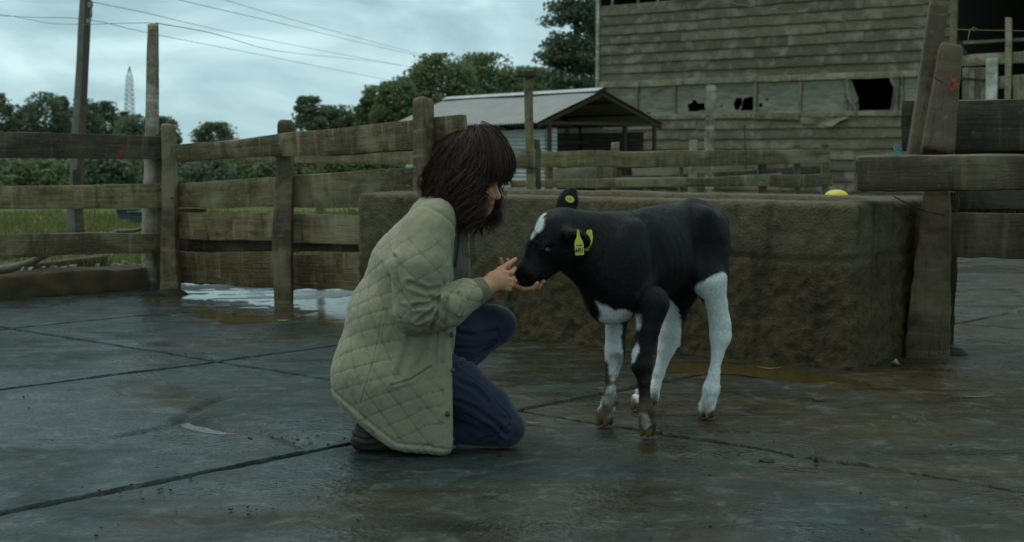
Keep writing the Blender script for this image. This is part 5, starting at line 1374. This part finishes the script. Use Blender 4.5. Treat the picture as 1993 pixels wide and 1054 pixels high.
chain(bf, [(800, 700, 4.76, 55), (962, 633, 4.82, 28), (820, 780, 4.80, 18), (822, 838, 4.80, 16)], .02)
def finger(pts, r0, r1, k=.0045):
    n_ = len(pts)
    for i in range(n_ - 1):
        a = at(*pts[i]); b = at(*pts[i+1]); ra = r0 + (r1-r0)*i/(n_-1); rb_ = r0 + (r1-r0)*(i+1)/(n_-1); B(Cap(a, b, ra, rb_), k)
# right hand: back of the hand toward the camera, fingers curled, thumb laid up along them
PLM = (.25, 1, .1)
B(Cap(at(948, 555, 4.510), at(962, 548, 4.515), .024, .029, PLM, 1.7), .012)
B(Cap(at(960, 542, 4.515), at(980, 536, 4.530), .024, .017, PLM, 1.6), .010)
B(Cap(at(960, 552, 4.512), at(982, 550, 4.525), .022, .017, PLM, 1.6), .010)
finger([(978, 531, 4.530), (996, 530, 4.545), (1002, 522, 4.575)], .0088, .0072)
finger([(980, 541, 4.525), (997, 545, 4.535), (999, 541, 4.570), (990, 538, 4.580)], .0088, .0072)
finger([(979, 551, 4.524), (996, 554, 4.532), (997, 551, 4.565), (988, 547, 4.575)], .0086, .0070)
finger([(976, 559, 4.524), (991, 562, 4.532), (992, 559, 4.558), (984, 555, 4.566)], .0086, .0070)
finger([(958, 538, 4.522), (971, 526, 4.535), (988, 515, 4.550), (1003, 504, 4.565)], .0125, .0075)
# left hand: palm up under the chin of the calf, fingertips beyond its jaw
B(Cap(at(958, 565, 4.785), at(978, 556, 4.755), .022, .030, (.1, -.2, 1), 1.7), .012)
B(Cap(at(980, 552, 4.750), at(1000, 552, 4.735), .030, .026, (.1, -.2, 1), 1.7), .010)
finger([(998, 555, 4.705), (1020, 563, 4.675), (1037, 561, 4.660), (1046, 551, 4.655)], .0088, .0072)
finger([(1000, 555, 4.725), (1028, 562, 4.705), (1048, 558, 4.695), (1058, 547, 4.690)], .0088, .0072)
finger([(1000, 553, 4.745), (1030, 560, 4.735), (1050, 556, 4.730), (1061, 545, 4.725)], .0088, .0072)
finger([(998, 550, 4.765), (1022, 557, 4.765), (1040, 554, 4.765)], .0090, .0074)
finger([(972, 548, 4.740), (978, 528, 4.715), (976, 512, 4.700), (974, 504, 4.695)], .0120, .0075)
finger([(990, 545, 4.735), (990, 522, 4.700), (988, 505, 4.690)], .0090, .0072)
V, F = bf.mesh(1)
skin = np.array([.50, .235, .125]); C = np.tile(skin, (len(V), 1)) * (1 + .10*fbm(V, 30, 2, 3))[:, None]
def paint(ell, col, a, soft=.003):
    global C
    w_ = (a * sstep(-soft, soft, -ell.ev(V)))[:, None]; C = C*(1-w_) + np.array(col)*w_
paint(Ell(hd(.094, 0, -.067), (.014, .022, .010), Fh, Lh), (.30, .095, .075), .8)
for sd in (1, -1):
    paint(Ell(hd(.090, sd*.032, .023), (.022, .020, .0035), Fh, Lh), (.05, .03, .02), .7, .003)
    paint(Ell(hd(.088, sd*.035, -.006), (.022, .018, .0022), Fh, Lh), (.05, .03, .02), .85, .002)   # lashes
    paint(Ell(hd(.075, sd*.050, -.03), (.03, .025, .022), Fh, Lh), (.42, .17, .12), .15, .02)
for p_, r_ in ((at(1003, 504, 4.565), .010), (at(1046, 551, 4.655), .010), (at(1058, 547, 4.69), .010), (at(974, 504, 4.695), .010), (at(995, 552, 4.545), .022)):
    paint(Ell(p_, (r_, r_, r_)), (.45, .19, .14), .5, .008)
def m_skin():
    s = NT('skin'); v = s.coord('Object'); a = s.n('ShaderNodeAttribute', attribute_name='Col'); nz = s.noise(v, 90, 4)
    s.bump(nz, .15, .003); m = s.fin(a.outputs['Color'], s.rng(nz, .3, .7, .42, .58), .35)
    s.b.inputs['Subsurface Weight'].default_value = .15; s.b.inputs['Subsurface Radius'].default_value = (.012, .005, .003); s.b.inputs['Subsurface Scale'].default_value = .4
    return m
M['skin'] = m_skin()
me = mesh_np('body', V, F); col_attr(me, C); put('body', me, M['skin'], person)

# ---------- cloth
def m_cloth(name, c1, c2, weave=420, bump=.25, rough=.85, sheen=.15, seam=False):
    s = NT(name); v = s.coord('Object'); n1_ = s.noise(v, 6, 5, .6); n2_ = s.noise(v, weave, 2, .5); n3_ = s.noise(v, 38, 4, .6)
    col = s.mix(s.rng(n1_, .3, .7, 0, 1), c1, c2); col = s.mix(.35, col, s.ramp(n2_, (.3, .75), (.7, 1.2)), 'MULTIPLY')
    col = s.mix(s.rng(n3_, .55, .75, 0, .25), col, tuple(x*.65 for x in c1))
    if seam: col = s.mix(s.n('ShaderNodeAttribute', attribute_name='Seam').outputs['Fac'], col, tuple(x*.42 for x in c1))      # stitch lines, with crease shade painted into the colour
    s.bump(s.math('ADD', s.math('MULTIPLY', n2_, .3), s.math('MULTIPLY', n3_, .8)), bump, .004)
    m = s.fin(col, rough, .2); s.b.inputs['Sheen Weight'].default_value = sheen
    return m
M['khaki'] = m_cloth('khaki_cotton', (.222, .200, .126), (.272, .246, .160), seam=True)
M['cuff'] = m_cloth('khaki_rib', (.12, .112, .066), (.15, .14, .086))
M['jeans'] = m_cloth('dark_denim', (.011, .015, .031), (.020, .026, .050), 700, .3, .8)
M['shirt'] = m_cloth('brown_knit', (.075, .060, .050), (.10, .082, .068), 300, .4, .9)
M['boot'] = m_cloth('worn_leather', (.026, .021, .015), (.050, .040, .028), 200, .6, .55, 0)
M['sole'] = plain('boot_sole', (.018, .016, .014), .7)
M['button'] = plain('brass_snap', (.10, .065, .03), .4, metal=.6)

jf = Field((-.66, 4.32, .0), (.0, 5.02, 1.0), .0040)
torso = [Cap(*[x for x in (at(842, 428, 4.66), at(806, 520, 4.66))], 50*pxm(4.66), 84*pxm(4.66), LAT3, .66),
         Cap(at(806, 520, 4.66), at(782, 620, 4.66), 84*pxm(4.66), 102*pxm(4.66), LAT3, .86),
         Cap(at(782, 620, 4.66), at(765, 730, 4.66), 102*pxm(4.66), 118*pxm(4.66), LAT3, .92),
         Cap(at(765, 730, 4.66), at(778, 850, 4.66), 118*pxm(4.66), 114*pxm(4.66), LAT3, .90),
         Cap(at(850, 590, 4.52), at(852, 860, 4.50), 30*pxm(4.5), 32*pxm(4.5), (.5, 1, 0), 1.3),
         Cap(at(846, 430, 4.78), at(850, 425, 4.54), .062, .062)]
for i, p in enumerate(torso): jf.op(p, .03 if i else .01)
slv_r = [Cap(at(830, 456, 4.52), at(818, 520, 4.475), 54*pxm(4.5), 57*pxm(4.5)), Cap(at(818, 520, 4.475), at(812, 600, 4.465), 57*pxm(4.5), 47*pxm(4.47)), Cap(at(810, 606, 4.465), at(870, 596, 4.47), 44*pxm(4.47), 41*pxm(4.47)), Cap(at(870, 594, 4.47), at(910, 574, 4.49), 40*pxm(4.47), 33*pxm(4.5))]
slv_l = [Cap(at(846, 452, 4.80), at(826, 600, 4.87), 52*pxm(4.8), 48*pxm(4.8)), Cap(at(826, 600, 4.87), at(928, 570, 4.80), 44*pxm(4.8), 28*pxm(4.8))]
# hem: two straight runs
def plane2(p_a, p_b):      # plane through two photograph points and the line across the body; normal points down
    a = np.array(at(*p_a, 4.5)); b = np.array(at(*p_b, 4.5)); l = np.array(LAT3); n_ = np.cross(b - a, l); n_ /= np.linalg.norm(n_)
    return a, (n_ if n_[2] < 0 else -n_)
h1 = plane2((632, 774), (762, 871)); h2 = plane2((762, 871), (868, 886))
jf.cut(*h1, .02); jf.cut(*h2, .02)
fa = np.array(at(889, 600, 4.50)); fn_ = np.array((1., -.25, 0)); jf.cut(fa, fn_, .012)     # straight front edge
# open front: hollow out the chest between the lapels
jf.op(Cap(at(908, 415, 4.68), at(905, 560, 4.68), .050, .070, LAT3, .9), .012, 'sub')
jf.op(Cap(at(880, 372, 4.66), at(884, 420, 4.66), .066, .060), .012, 'sub')
for i, p in enumerate(slv_r): jf.op(p, .012 if i else .03)
for i, p in enumerate(slv_l): jf.op(p, .012 if i else .03)
# far lapel
jf.op(Cap(at(901, 445, 4.82), at(902, 538, 4.79), .020, .028, (.3, 1, 0), 2.0), .01)
jf.op(Cap(at(896, 425, 4.82), at(904, 450, 4.83), .012, .017, (.3, 1, 0), 1.4), .01)
V, F = jf.mesh(2); N_ = vnormals(V, F)
def mind(prims): return np.min([p.ev(V) for p in prims], 0)
dT, dR, dL = mind(torso), mind(slv_r), mind(slv_l)
slv = np.minimum(dR, dL) < dT
# quilting on the trunk: diamonds from two slanting families of seams
cx_ = at(775, 700, 4.66); th_ = np.arctan2(V[:, 0] - cx_.x, -(V[:, 1] - cx_.y)); S_ = th_ * .19
zq = V[:, 2] + .020*vn(V, 5, 2); sq_ = S_ + .022*vn(V, 4.5, 4)
qa = (zq*math.cos(R(20)) - sq_*math.sin(R(20))) / .050; qb = (sq_*math.sin(R(57)) + zq*math.cos(R(57))) / .056
def pil(q): return np.abs(np.sin(math.pi*q)) ** .22
pill_t = pil(qa) * pil(qb)
# sleeves: diamonds wound round the arm
def arm_uv(a, b):
    a = np.array(a); b = np.array(b); ab = b - a; L_ = np.linalg.norm(ab); ab /= L_; v_ = (V - a) @ ab; q = V - a - v_[:, None]*ab
    e1 = np.array([0, -1., 0]); e1 -= ab*(e1 @ ab); e1 /= np.linalg.norm(e1); e2 = np.cross(ab, e1); return v_, np.arctan2(q @ e2, q @ e1)*.075
u1, v1 = arm_uv(at(836, 452, 4.50), at(812, 606, 4.465)); u2, v2 = arm_uv(at(812, 606, 4.465), at(930, 567, 4.50))
fore = np.minimum(slv_r[2].ev(V), slv_r[3].ev(V)) < np.minimum(slv_r[0].ev(V), slv_r[1].ev(V))
ua, va = np.where(fore, u2, u1), np.where(fore, v2, v1)
pill_s = pil((ua*.8 + va*.75)/.066) * pil((ua*.8 - va*.75)/.066 + .2)
amp = np.where(slv, .0032, .0040) * np.where(slv, sstep(.0, .09, at(0, 440, 4.5).z - V[:, 2] + .02), sstep(.02, .16, at(0, 420, 4.5).z - V[:, 2]))
smoothpatch = sstep(.10, .05, np.linalg.norm((V - np.array(at(815, 700, 4.45))) * np.array([1, .5, .75]), axis=1)); amp = amp * (1 - .75*smoothpatch*(~slv))
pill = np.where(slv, pill_s, pill_t)
disp = amp * (pill - .75)
# folds: gathers at the elbow, long slack folds on the trunk, crumple inside each quilt cell
el = np.array(at(852, 580, 4.46)); de = np.linalg.norm(V - el, axis=1)
bend = np.exp(-(de/.075)**2) + .45*np.exp(-(np.linalg.norm(V - np.array(at(815, 640, 4.45)), axis=1)/.07)**2)
disp += slv * .0120 * bend * (np.abs(np.sin(((V[:, 0]*.55 + V[:, 2])*52 + 1.6*vn(V, 14, 3)))) - .5)
disp += slv * .004 * (np.abs(vn(np.stack([ua*9 + va*2, va*16, 0*ua], 1), 1, 6)) - .25)
disp += .0070 * fbm(V * np.array([1, 1, .5]), 13, 5, 5) - (~slv) * .0045 * np.abs(vn(np.stack([V[:, 0]*16 + V[:, 2]*5, V[:, 1]*8, V[:, 2]*3], 1), 1, 15)) + (~slv) * .0065 * vn(np.stack([V[:, 0]*1.0 + V[:, 2]*.35, V[:, 1], V[:, 2]*.25], 1), 15, 8) * smoothpatch
disp += .0016 * fbm(V, 60, 6, 2) * pill
# bound hem and front placket
dh = np.minimum(-(V - h1[0]) @ h1[1], -(V - h2[0]) @ h2[1])
low = (~slv) & (V[:, 2] < .32)
disp = np.where(low & (dh < .024), .003 + .0009*np.sin((V[:, 0]+V[:, 2])*300 + 3*vn(V, 30, 1)), disp); disp -= low * .006 * np.exp(-((dh - .026)/.004)**2)
df = -(V - fa) @ (fn_/np.linalg.norm(fn_)); plk = (~slv) & (df < .030) & (V[:, 1] < 4.62) & (V[:, 2] < .60)
disp = np.where(plk, disp*.25 + .001, disp)
# slanted pocket welt
pw = polydist(np.stack([V[:, 0], V[:, 2], 0*V[:, 0]], 1), [(at(762, 748, 4.45).x, at(762, 748, 4.45).z), (at(800, 738, 4.45).x, at(800, 738, 4.45).z), (at(838, 715, 4.45).x, at(838, 715, 4.45).z)])
near_ = (~slv) & (V[:, 1] < 4.55)
disp += near_ * (.002*np.exp(-((pw - .006)/.007)**2) - .005*np.exp(-(pw/.0032)**2))
def groove2(pts, dmax, wd, dp):
    pl = [(at(px_, py_, dmax).x, at(px_, py_, dmax).z) for px_, py_ in pts]; q = polydist(np.stack([V[:, 0], V[:, 2], 0*V[:, 0]], 1), pl)
    return (V[:, 1] < dmax + .07) * dp * (.8*np.exp(-((q - 1.8*wd)/wd)**2) - np.exp(-(q/wd)**2))
for pts, wd_, dp_ in (([(856, 578), (835, 590), (810, 592)], .007, .008), ([(856, 582), (838, 606), (815, 622)], .006, .008), ([(858, 586), (850, 612), (838, 640)], .006, .008), ([(870, 580), (872, 604), (866, 628)], .006, .006), ([(852, 560), (832, 562), (800, 548)], .008, .006), ([(892, 570), (898, 588), (894, 606)], .005, .005), ([(770, 500), (778, 545), (790, 580)], .007, .005)):
    disp += slv * groove2(pts, 4.44, wd_, dp_)
for pts, wd_, dp_ in (([(800, 655), (790, 690), (775, 735)], .011, .0042), ([(828, 660), (826, 690), (815, 712)], .009, .0036), ([(850, 650), (848, 690), (850, 716)], .004, .004), ([(745, 600), (735, 660), (722, 720), (700, 790)], .003, .0022)):
    disp += (~slv) * groove2(pts, 4.46, wd_, dp_)
# armhole seam and side seam
disp -= .004*np.exp(-((dR - dT)/.006)**2) * (V[:, 2] > .55)
V = V + N_*disp[:, None]
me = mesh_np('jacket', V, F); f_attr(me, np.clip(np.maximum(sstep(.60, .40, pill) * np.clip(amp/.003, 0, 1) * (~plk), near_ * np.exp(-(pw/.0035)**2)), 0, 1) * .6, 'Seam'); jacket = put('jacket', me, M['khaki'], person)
def ribcuff(a, b, ra, rb_, nm='cuff'):
    m = MB(); n_ = 40; a = Vector(a); b = Vector(b); pts = [a.lerp(b, i/8) for i in range(9)]; fr = frames(pts); Vv = []; Ff = []
    for i, (p, (x, y)) in enumerate(zip(pts, fr)):
        r = (ra + (rb_-ra)*i/8) * (1 + (.03 if 0 < i < 8 else -.05))
        for k in range(n_):
            t = 2*math.pi*k/n_; q = r + (.0012 if k % 2 else 0); Vv.append(p + x*math.cos(t)*q + y*math.sin(t)*q)
    for i in range(8):
        for k in range(n_): Ff.append((i*n_+k, i*n_+(k+1) % n_, (i+1)*n_+(k+1) % n_, (i+1)*n_+k))
    m.add(Vv, Ff); return m.obj(nm, M['cuff'], jacket, smooth=True)
ribcuff(at(922, 571, 4.495), at(947, 557, 4.508), 27*pxm(4.5), 21*pxm(4.5)); ribcuff(at(938, 568, 4.80), at(960, 564, 4.79), 24*pxm(4.8), 19*pxm(4.8))
for (px_, py_, d_) in ((879, 652, 4.475), (881, 721, 4.465), (871, 806, 4.462)):
    c = at(px_, py_, d_ - .006); m = MB(); n_ = 14; Vv = []; Ff = []
    for (r_, y_) in ((.0085, .012), (.0085, -.001), (.0065, -.0035), (.001, -.0042)):
        for k in range(n_): t = 2*math.pi*k/n_; Vv.append((c.x + r_*math.cos(t)*.8, c.y + y_ - .3*r_*math.cos(t), c.z + r_*math.sin(t)))
    for i in range(3):
        for k in range(n_): Ff.append((i*n_+k, i*n_+(k+1) % n_, (i+1)*n_+(k+1) % n_, (i+1)*n_+k))
    m.add(Vv, Ff); m.obj('snap_button', M['button'], jacket, smooth=True)
c = at(905, 532, 4.775); m = MB(); m.tube([c, c + Vector((0, .012, 0))], .007, 12); m.obj('snap_button', M['button'], jacket)

# shirt
sf = Field((-.42, 4.44, .35), (-.02, 4.90, .98), .006)
sf.op(Cap(at(870, 425, 4.67), at(856, 520, 4.67), 34*pxm(4.66), 46*pxm(4.66), LAT3, .72), .01); sf.op(Cap(at(856, 520, 4.67), at(838, 640, 4.67), 46*pxm(4.66), 46*pxm(4.66), LAT3, .72), .03)
sf.op(Cap(at(868, 405, 4.66), at(866, 430, 4.66), .055, .062), .03)
V, F = sf.mesh(2); N_ = vnormals(V, F); V = V + N_*(.006*vn(V*np.array([1, 1, .3]), 22, 3) + .003*fbm(V, 30, 2, 2))[:, None]
put('shirt', mesh_np('shirt', V, F), M['shirt'], person)
mb = MB(); mb.tube([at(893, 415, 4.60), at(893, 440, 4.585), at(893, 470, 4.575), at(889, 500, 4.565), at(886, 520, 4.56)], .0035, 6); mb.obj('neck_cord', M['sole'], person, smooth=True)

# jeans
pf = Field((-.62, 4.36, .0), (.06, 4.98, .58), .0046)
nth = [(795, 712, 4.63, 66), (885, 752, 4.60, 54), (950, 797, 4.59, 44), (984, 832, 4.60, 36)]
chain(pf, nth, .02); chain(pf, [(984, 834, 4.60, 34), (905, 836, 4.60, 29), (790, 848, 4.59, 25)], .006)
chain(pf, [(805, 700, 4.74, 66), (890, 654, 4.79, 58), (963, 632, 4.82, 40)], .02); chain(pf, [(963, 632, 4.82, 38), (890, 690, 4.81, 38), (820, 775, 4.80, 30), (820, 815, 4.80, 25)], .010)
chain(pf, [(785, 690, 4.68, 80), (772, 720, 4.68, 85)], .03)
pf.cut((0, 0, .004), (0, 0, -1), .003)
V, F = pf.mesh(2); N_ = vnormals(V, F)
kn1 = np.array(at(960, 845, 4.55)); kn2 = np.array(at(940, 665, 4.76))
dsp = .003*fbm(V, 14, 4, 3)
for kc, rad, dx, dz in ((kn1, .075, .5, 1.0), (kn2, .075, -.5, 1.0)):
    dk = np.linalg.norm(V - kc, axis=1); dsp += .007*np.exp(-(dk/rad)**2)*(np.abs(np.sin((V[:, 0]*dx + V[:, 2]*dz)*60 + 1.5*vn(V, 12, 3))) - .5)
dsp += .0085*(np.abs(vn(np.stack([V[:, 0]*9 + V[:, 2]*12, V[:, 1]*5, V[:, 0]*4 - V[:, 2]*3], 1), 1, 7)) - .25)
def groove(P_, pts, dmax, wd, dp):
    pl = [(at(px_, py_, dmax).x, at(px_, py_, dmax).z) for px_, py_ in pts]; q = polydist(np.stack([P_[:, 0], P_[:, 2], 0*P_[:, 0]], 1), pl) 
    return (P_[:, 1] < dmax + .06) * dp * (.7*np.exp(-((q - 1.7*wd)/wd)**2) - np.exp(-(q/wd)**2))
for pts, d_, wd_, dp_ in (([(890, 772), (930, 790), (965, 815), (985, 838)], 4.58, .007, .008), ([(905, 800), (950, 822), (978, 850)], 4.58, .006, .007), ([(890, 735), (925, 752), (950, 778)], 4.56, .008, .005), ([(940, 850), (965, 838), (990, 822)], 4.58, .005, .005),
        ([(892, 640), (930, 648), (965, 640)], 4.79, .008, .006), ([(890, 668), (930, 672), (962, 660)], 4.79, .006, .006), ([(900, 690), (930, 684), (955, 668)], 4.79, .005, .005), ([(888, 712), (940, 750), (985, 800), (1005, 838)], 4.57, .0025, .0025)):
    dsp += groove(V, pts, d_, wd_, dp_)
V = V + N_*dsp[:, None]; V[:, 2] = np.maximum(V[:, 2], .003)
put('jeans', mesh_np('jeans', V, F), M['jeans'], person)

# boots
for side, (toe, mid, heel, ank) in enumerate((((768, 862, 4.58), (740, 852, 4.58), (716, 850, 4.575), (745, 838, 4.58)), ((905, 852, 4.82), (860, 846, 4.81), (815, 842, 4.80), (822, 815, 4.80)))):
    q = [at(*p) for p in (toe, mid, heel, ank)]; lo = np.min([list(p) for p in q], 0) - .08; hi = np.max([list(p) for p in q], 0) + .08
    ft = Field(lo, hi, .004)
    if side == 0:     # kneeling foot, toes tucked under: rounded dark heel and sole toward the back
        ft.op(Cap(q[2] + Vector((0, 0, -.004)), q[0], .050, .040, (0, 1, 0), 1.25), .01); ft.op(Cap(q[1], q[3], .044, .042), .02); ft.op(Cap(q[2] + Vector((.012, 0, .016)), q[1], .050, .045, (0, 1, 0), 1.2), .02)
    else:
        ft.op(Cap(q[2] + Vector((0, 0, .01)), q[0] + Vector((0, 0, .0)), .040, .032), .01); ft.op(Cap(q[2], q[3], .042, .048), .02)
    ft.cut((0, 0, .003), (0, 0, -1), .004)
    V, F = ft.mesh(2); N_ = vnormals(V, F); V = V + N_*(.0025*fbm(V, 40, 3, 3) + .003*np.sin(V[:, 2]*260 + 3*vn(V, 20, 2))*sstep(.0, .05, V[:, 2]))[:, None]
    bt = put('boot', mesh_np('boot', V, F), M['boot'], person)
    zc_ = at(*heel); sv = Field(lo, hi, .004)
    if side == 0:
        sv.op(Cap(zc_ + Vector((-.022, 0, -.012)), zc_ + Vector((.04, 0, -.040)), .034, .026, (0, 1, 0), .95), .01)
    else:
        sv.op(Cap(Vector((zc_.x, zc_.y, .015)), Vector((q[0].x, q[0].y, .013)), .042, .036), .01); sv.cut((0, 0, .026), (0, 0, 1), .004)
    sv.cut((0, 0, .002), (0, 0, -1), .003); V, F = sv.mesh(1); put('sole', mesh_np('sole', V, F), M['sole'], bt)

# ---------- hair: wavy bob with a fringe, built as locks
def m_hair():
    s = NT('dark_brown_hair'); a = s.n('ShaderNodeAttribute', attribute_name='Tone'); v = s.coord('Object'); n_ = s.noise(v, 260, 3, .6)
    col = s.ramp(a.outputs['Fac'], (0, (.018, .009, .006)), (.6, (.052, .026, .016)), (1, (.115, .058, .034)))
    s.bump(n_, .4, .002)
    return s.fin(col, .50, .22)
M['hair'] = m_hair()
hg = np.random.default_rng(9)
SC = np.array([.098, .080, .094]); FR = np.array([list(Fh), list(Lh), list(Uh)]); O_ = np.array(hd(-.010, 0, .028))
hV = []; hF = []; hT = []; hcount = [0]
PH_ = hg.uniform(0, 6.28, 97); FQ_ = hg.uniform(30, 52, 97)
z_of = lambda py_: at(900, py_, 4.66).z
def grow(az, pol, off, r0, sides, length, end_z, wave, flare, n_=26):
    """comb a batch of locks over the skull from the crown and let them hang"""
    m = len(az); E = SC[None] + off[:, None]*np.array([1.0, .95, 1.15]); c_, s_ = np.cos(az), np.sin(az)
    loc = np.stack([np.sin(pol)*c_, np.sin(pol)*s_, np.cos(pol)], 1)*E
    outl = np.stack([c_, s_, 0*c_], 1); out_d = outl @ FR; side = np.cross(out_d, [0, 0, 1.])
    gl = FR @ np.array([0, 0, -1.0]); v = np.stack([np.cos(pol)*c_, np.cos(pol)*s_, -np.sin(pol)], 1); pts = []; step = length/n_
    ck = np.floor((az + .35*pol)*9).astype(int) % 97; ph = PH_[ck] + hg.normal(0, .55, m); fq = FQ_[ck]*hg.uniform(.93, 1.07, m); live = np.ones(m, bool); last = np.zeros(m, int); S = np.zeros(m)
    for i in range(n_ + 1):
        r = np.linalg.norm(loc/E, axis=1); up = loc[:, 2] > -.01; fix = (r < 1) | up
        loc = np.where(fix[:, None], loc/r[:, None], loc)
        w_ = wave*np.minimum(1, S/.10)*(1 + 1.9*np.clip(S - .12, 0, 1)/.12)
        wp = O_ + loc @ FR + side*(w_*np.sin(fq*S + ph))[:, None] + out_d*(w_*.8*np.cos(fq*S + ph))[:, None]
        if i: wp = np.where(live[:, None], wp, pts[-1])
        pts.append(wp); last[live] = i
        nn = loc/E**2; nn /= np.linalg.norm(nn, axis=1)[:, None]; gn = nn @ gl
        t_ = gl[None] - nn*(np.minimum(gn, 0))[:, None]; tl = np.linalg.norm(t_, axis=1)
        cross = (loc*outl).sum(1) < .03      # still crossing the crown
        t_ = np.where(((tl < .2) | cross)[:, None], np.where(cross[:, None], outl - nn*(outl*nn).sum(1)[:, None], v), t_/np.maximum(tl, 1e-6)[:, None])
        v = v*.6 + t_*.4 + outl*(flare*np.clip(S - .10, 0, 1)*4)[:, None]; v /= np.linalg.norm(v, axis=1)[:, None]
        loc = loc + v*step; S = S + step; live = live & (wp[:, 2] > end_z)
    Q = np.stack(pts, 1); T = np.gradient(Q, axis=1); tl = np.linalg.norm(T, axis=2, keepdims=True); T = np.where(tl > 1e-7, T/np.maximum(tl, 1e-9), np.array([0, 0, -1.]))
    X = np.cross(T, side[:, None, :]); X /= np.linalg.norm(X, axis=2, keepdims=True) + 1e-9; Y = np.cross(T, X)
    f = np.arange(n_+1)[None]/np.maximum(last[:, None], 1); rad = r0*np.where(f < .98, .8 + .25*np.sin(math.pi*np.clip(f, 0, 1)), .05)*np.clip((1.02 - f)*5, .06, 1)
    ang = np.arange(sides)*2*math.pi/sides
    VV = Q[:, :, None] + rad[:, :, None, None]*(X[:, :, None]*np.cos(ang)[None, None, :, None] + Y[:, :, None]*np.sin(ang)[None, None, :, None])
    b0 = hcount[0]; I, J, K_ = np.meshgrid(np.arange(m), np.arange(n_), np.arange(sides), indexing='ij'); ix = lambda j, k: b0 + (I*(n_+1) + j)*sides + k % sides
    keep = (J < last[:, None, None]); FF = np.stack([ix(J, K_), ix(J, K_+1), ix(J+1, K_+1), ix(J+1, K_)], -1)[keep]
    hV.append(VV.reshape(-1, 3)); hF.append(FF); hT.append(np.repeat(np.clip(hg.normal(.42, .22, m) + .12*np.sin(az*7), 0, 1), (n_+1)*sides)); hcount[0] += VV.size//3
def hair_pass(n_, r0, sides, offs, wv):
    az = hg.uniform(-math.pi, math.pi, n_); a = np.abs(az); pol = np.arccos(hg.uniform(math.cos(1.60), 1.0, n_)); pol = np.where(hg.random(n_) < .2, hg.uniform(-.35, .3, n_), pol); off = hg.uniform(*offs, n_)
    lim = np.where(az < 0, 1.12, 1.0); fr = a < .75; mid = (a >= .75) & (a < lim); rest = a >= lim; back = a > 2.1
    def nz(mu, sg, k): return np.array([z_of(x) for x in hg.normal(mu, sg, k)])
    grow(az[fr], np.clip(pol[fr], .12, .95), off[fr]*1.1 + .016, r0, sides, .30, nz(341, 7, fr.sum()), wv*.22, 0)
    grow(az[mid], np.minimum(pol[mid], .95), off[mid] + .006, r0, sides, .30, nz(352, 8, mid.sum()), wv*.4, 0)
    q = rest & ~back; grow(az[q], pol[q], off[q], r0, sides, .46, nz(424, 15, q.sum()), wv, 0)
    q = rest & back; grow(az[q], pol[q], off[q]*.75, r0, sides, .46, nz(395, 11, q.sum()), wv, -.02)
hair_pass(900, .0058, 6, (.002, .016), .0050)
hair_pass(5200, .0013, 3, (.006, .032), .0085)
hair_pass(1500, .0008, 3, (.008, .042), .0110)
# loose locks hanging beside the face
k = 40; grow(-hg.uniform(1.05, 1.5, k), hg.uniform(1.1, 1.5, k), hg.uniform(.006, .026, k), .0018, 4, .46, np.array([z_of(x) for x in hg.uniform(425, 452, k)]), .008, 0)
k = 60; grow(hg.uniform(.72, 1.1, k), hg.uniform(1.1, 1.5, k), hg.uniform(.006, .026, k), .0016, 4, .46, np.array([z_of(x) for x in hg.uniform(420, 446, k)]), .009, 0)
hVv = np.concatenate(hV); hFf = np.concatenate(hF)
me = mesh_np('hair', hVv, hFf); f_attr(me, np.concatenate(hT), 'Tone'); put('hair', me, M['hair'], person)
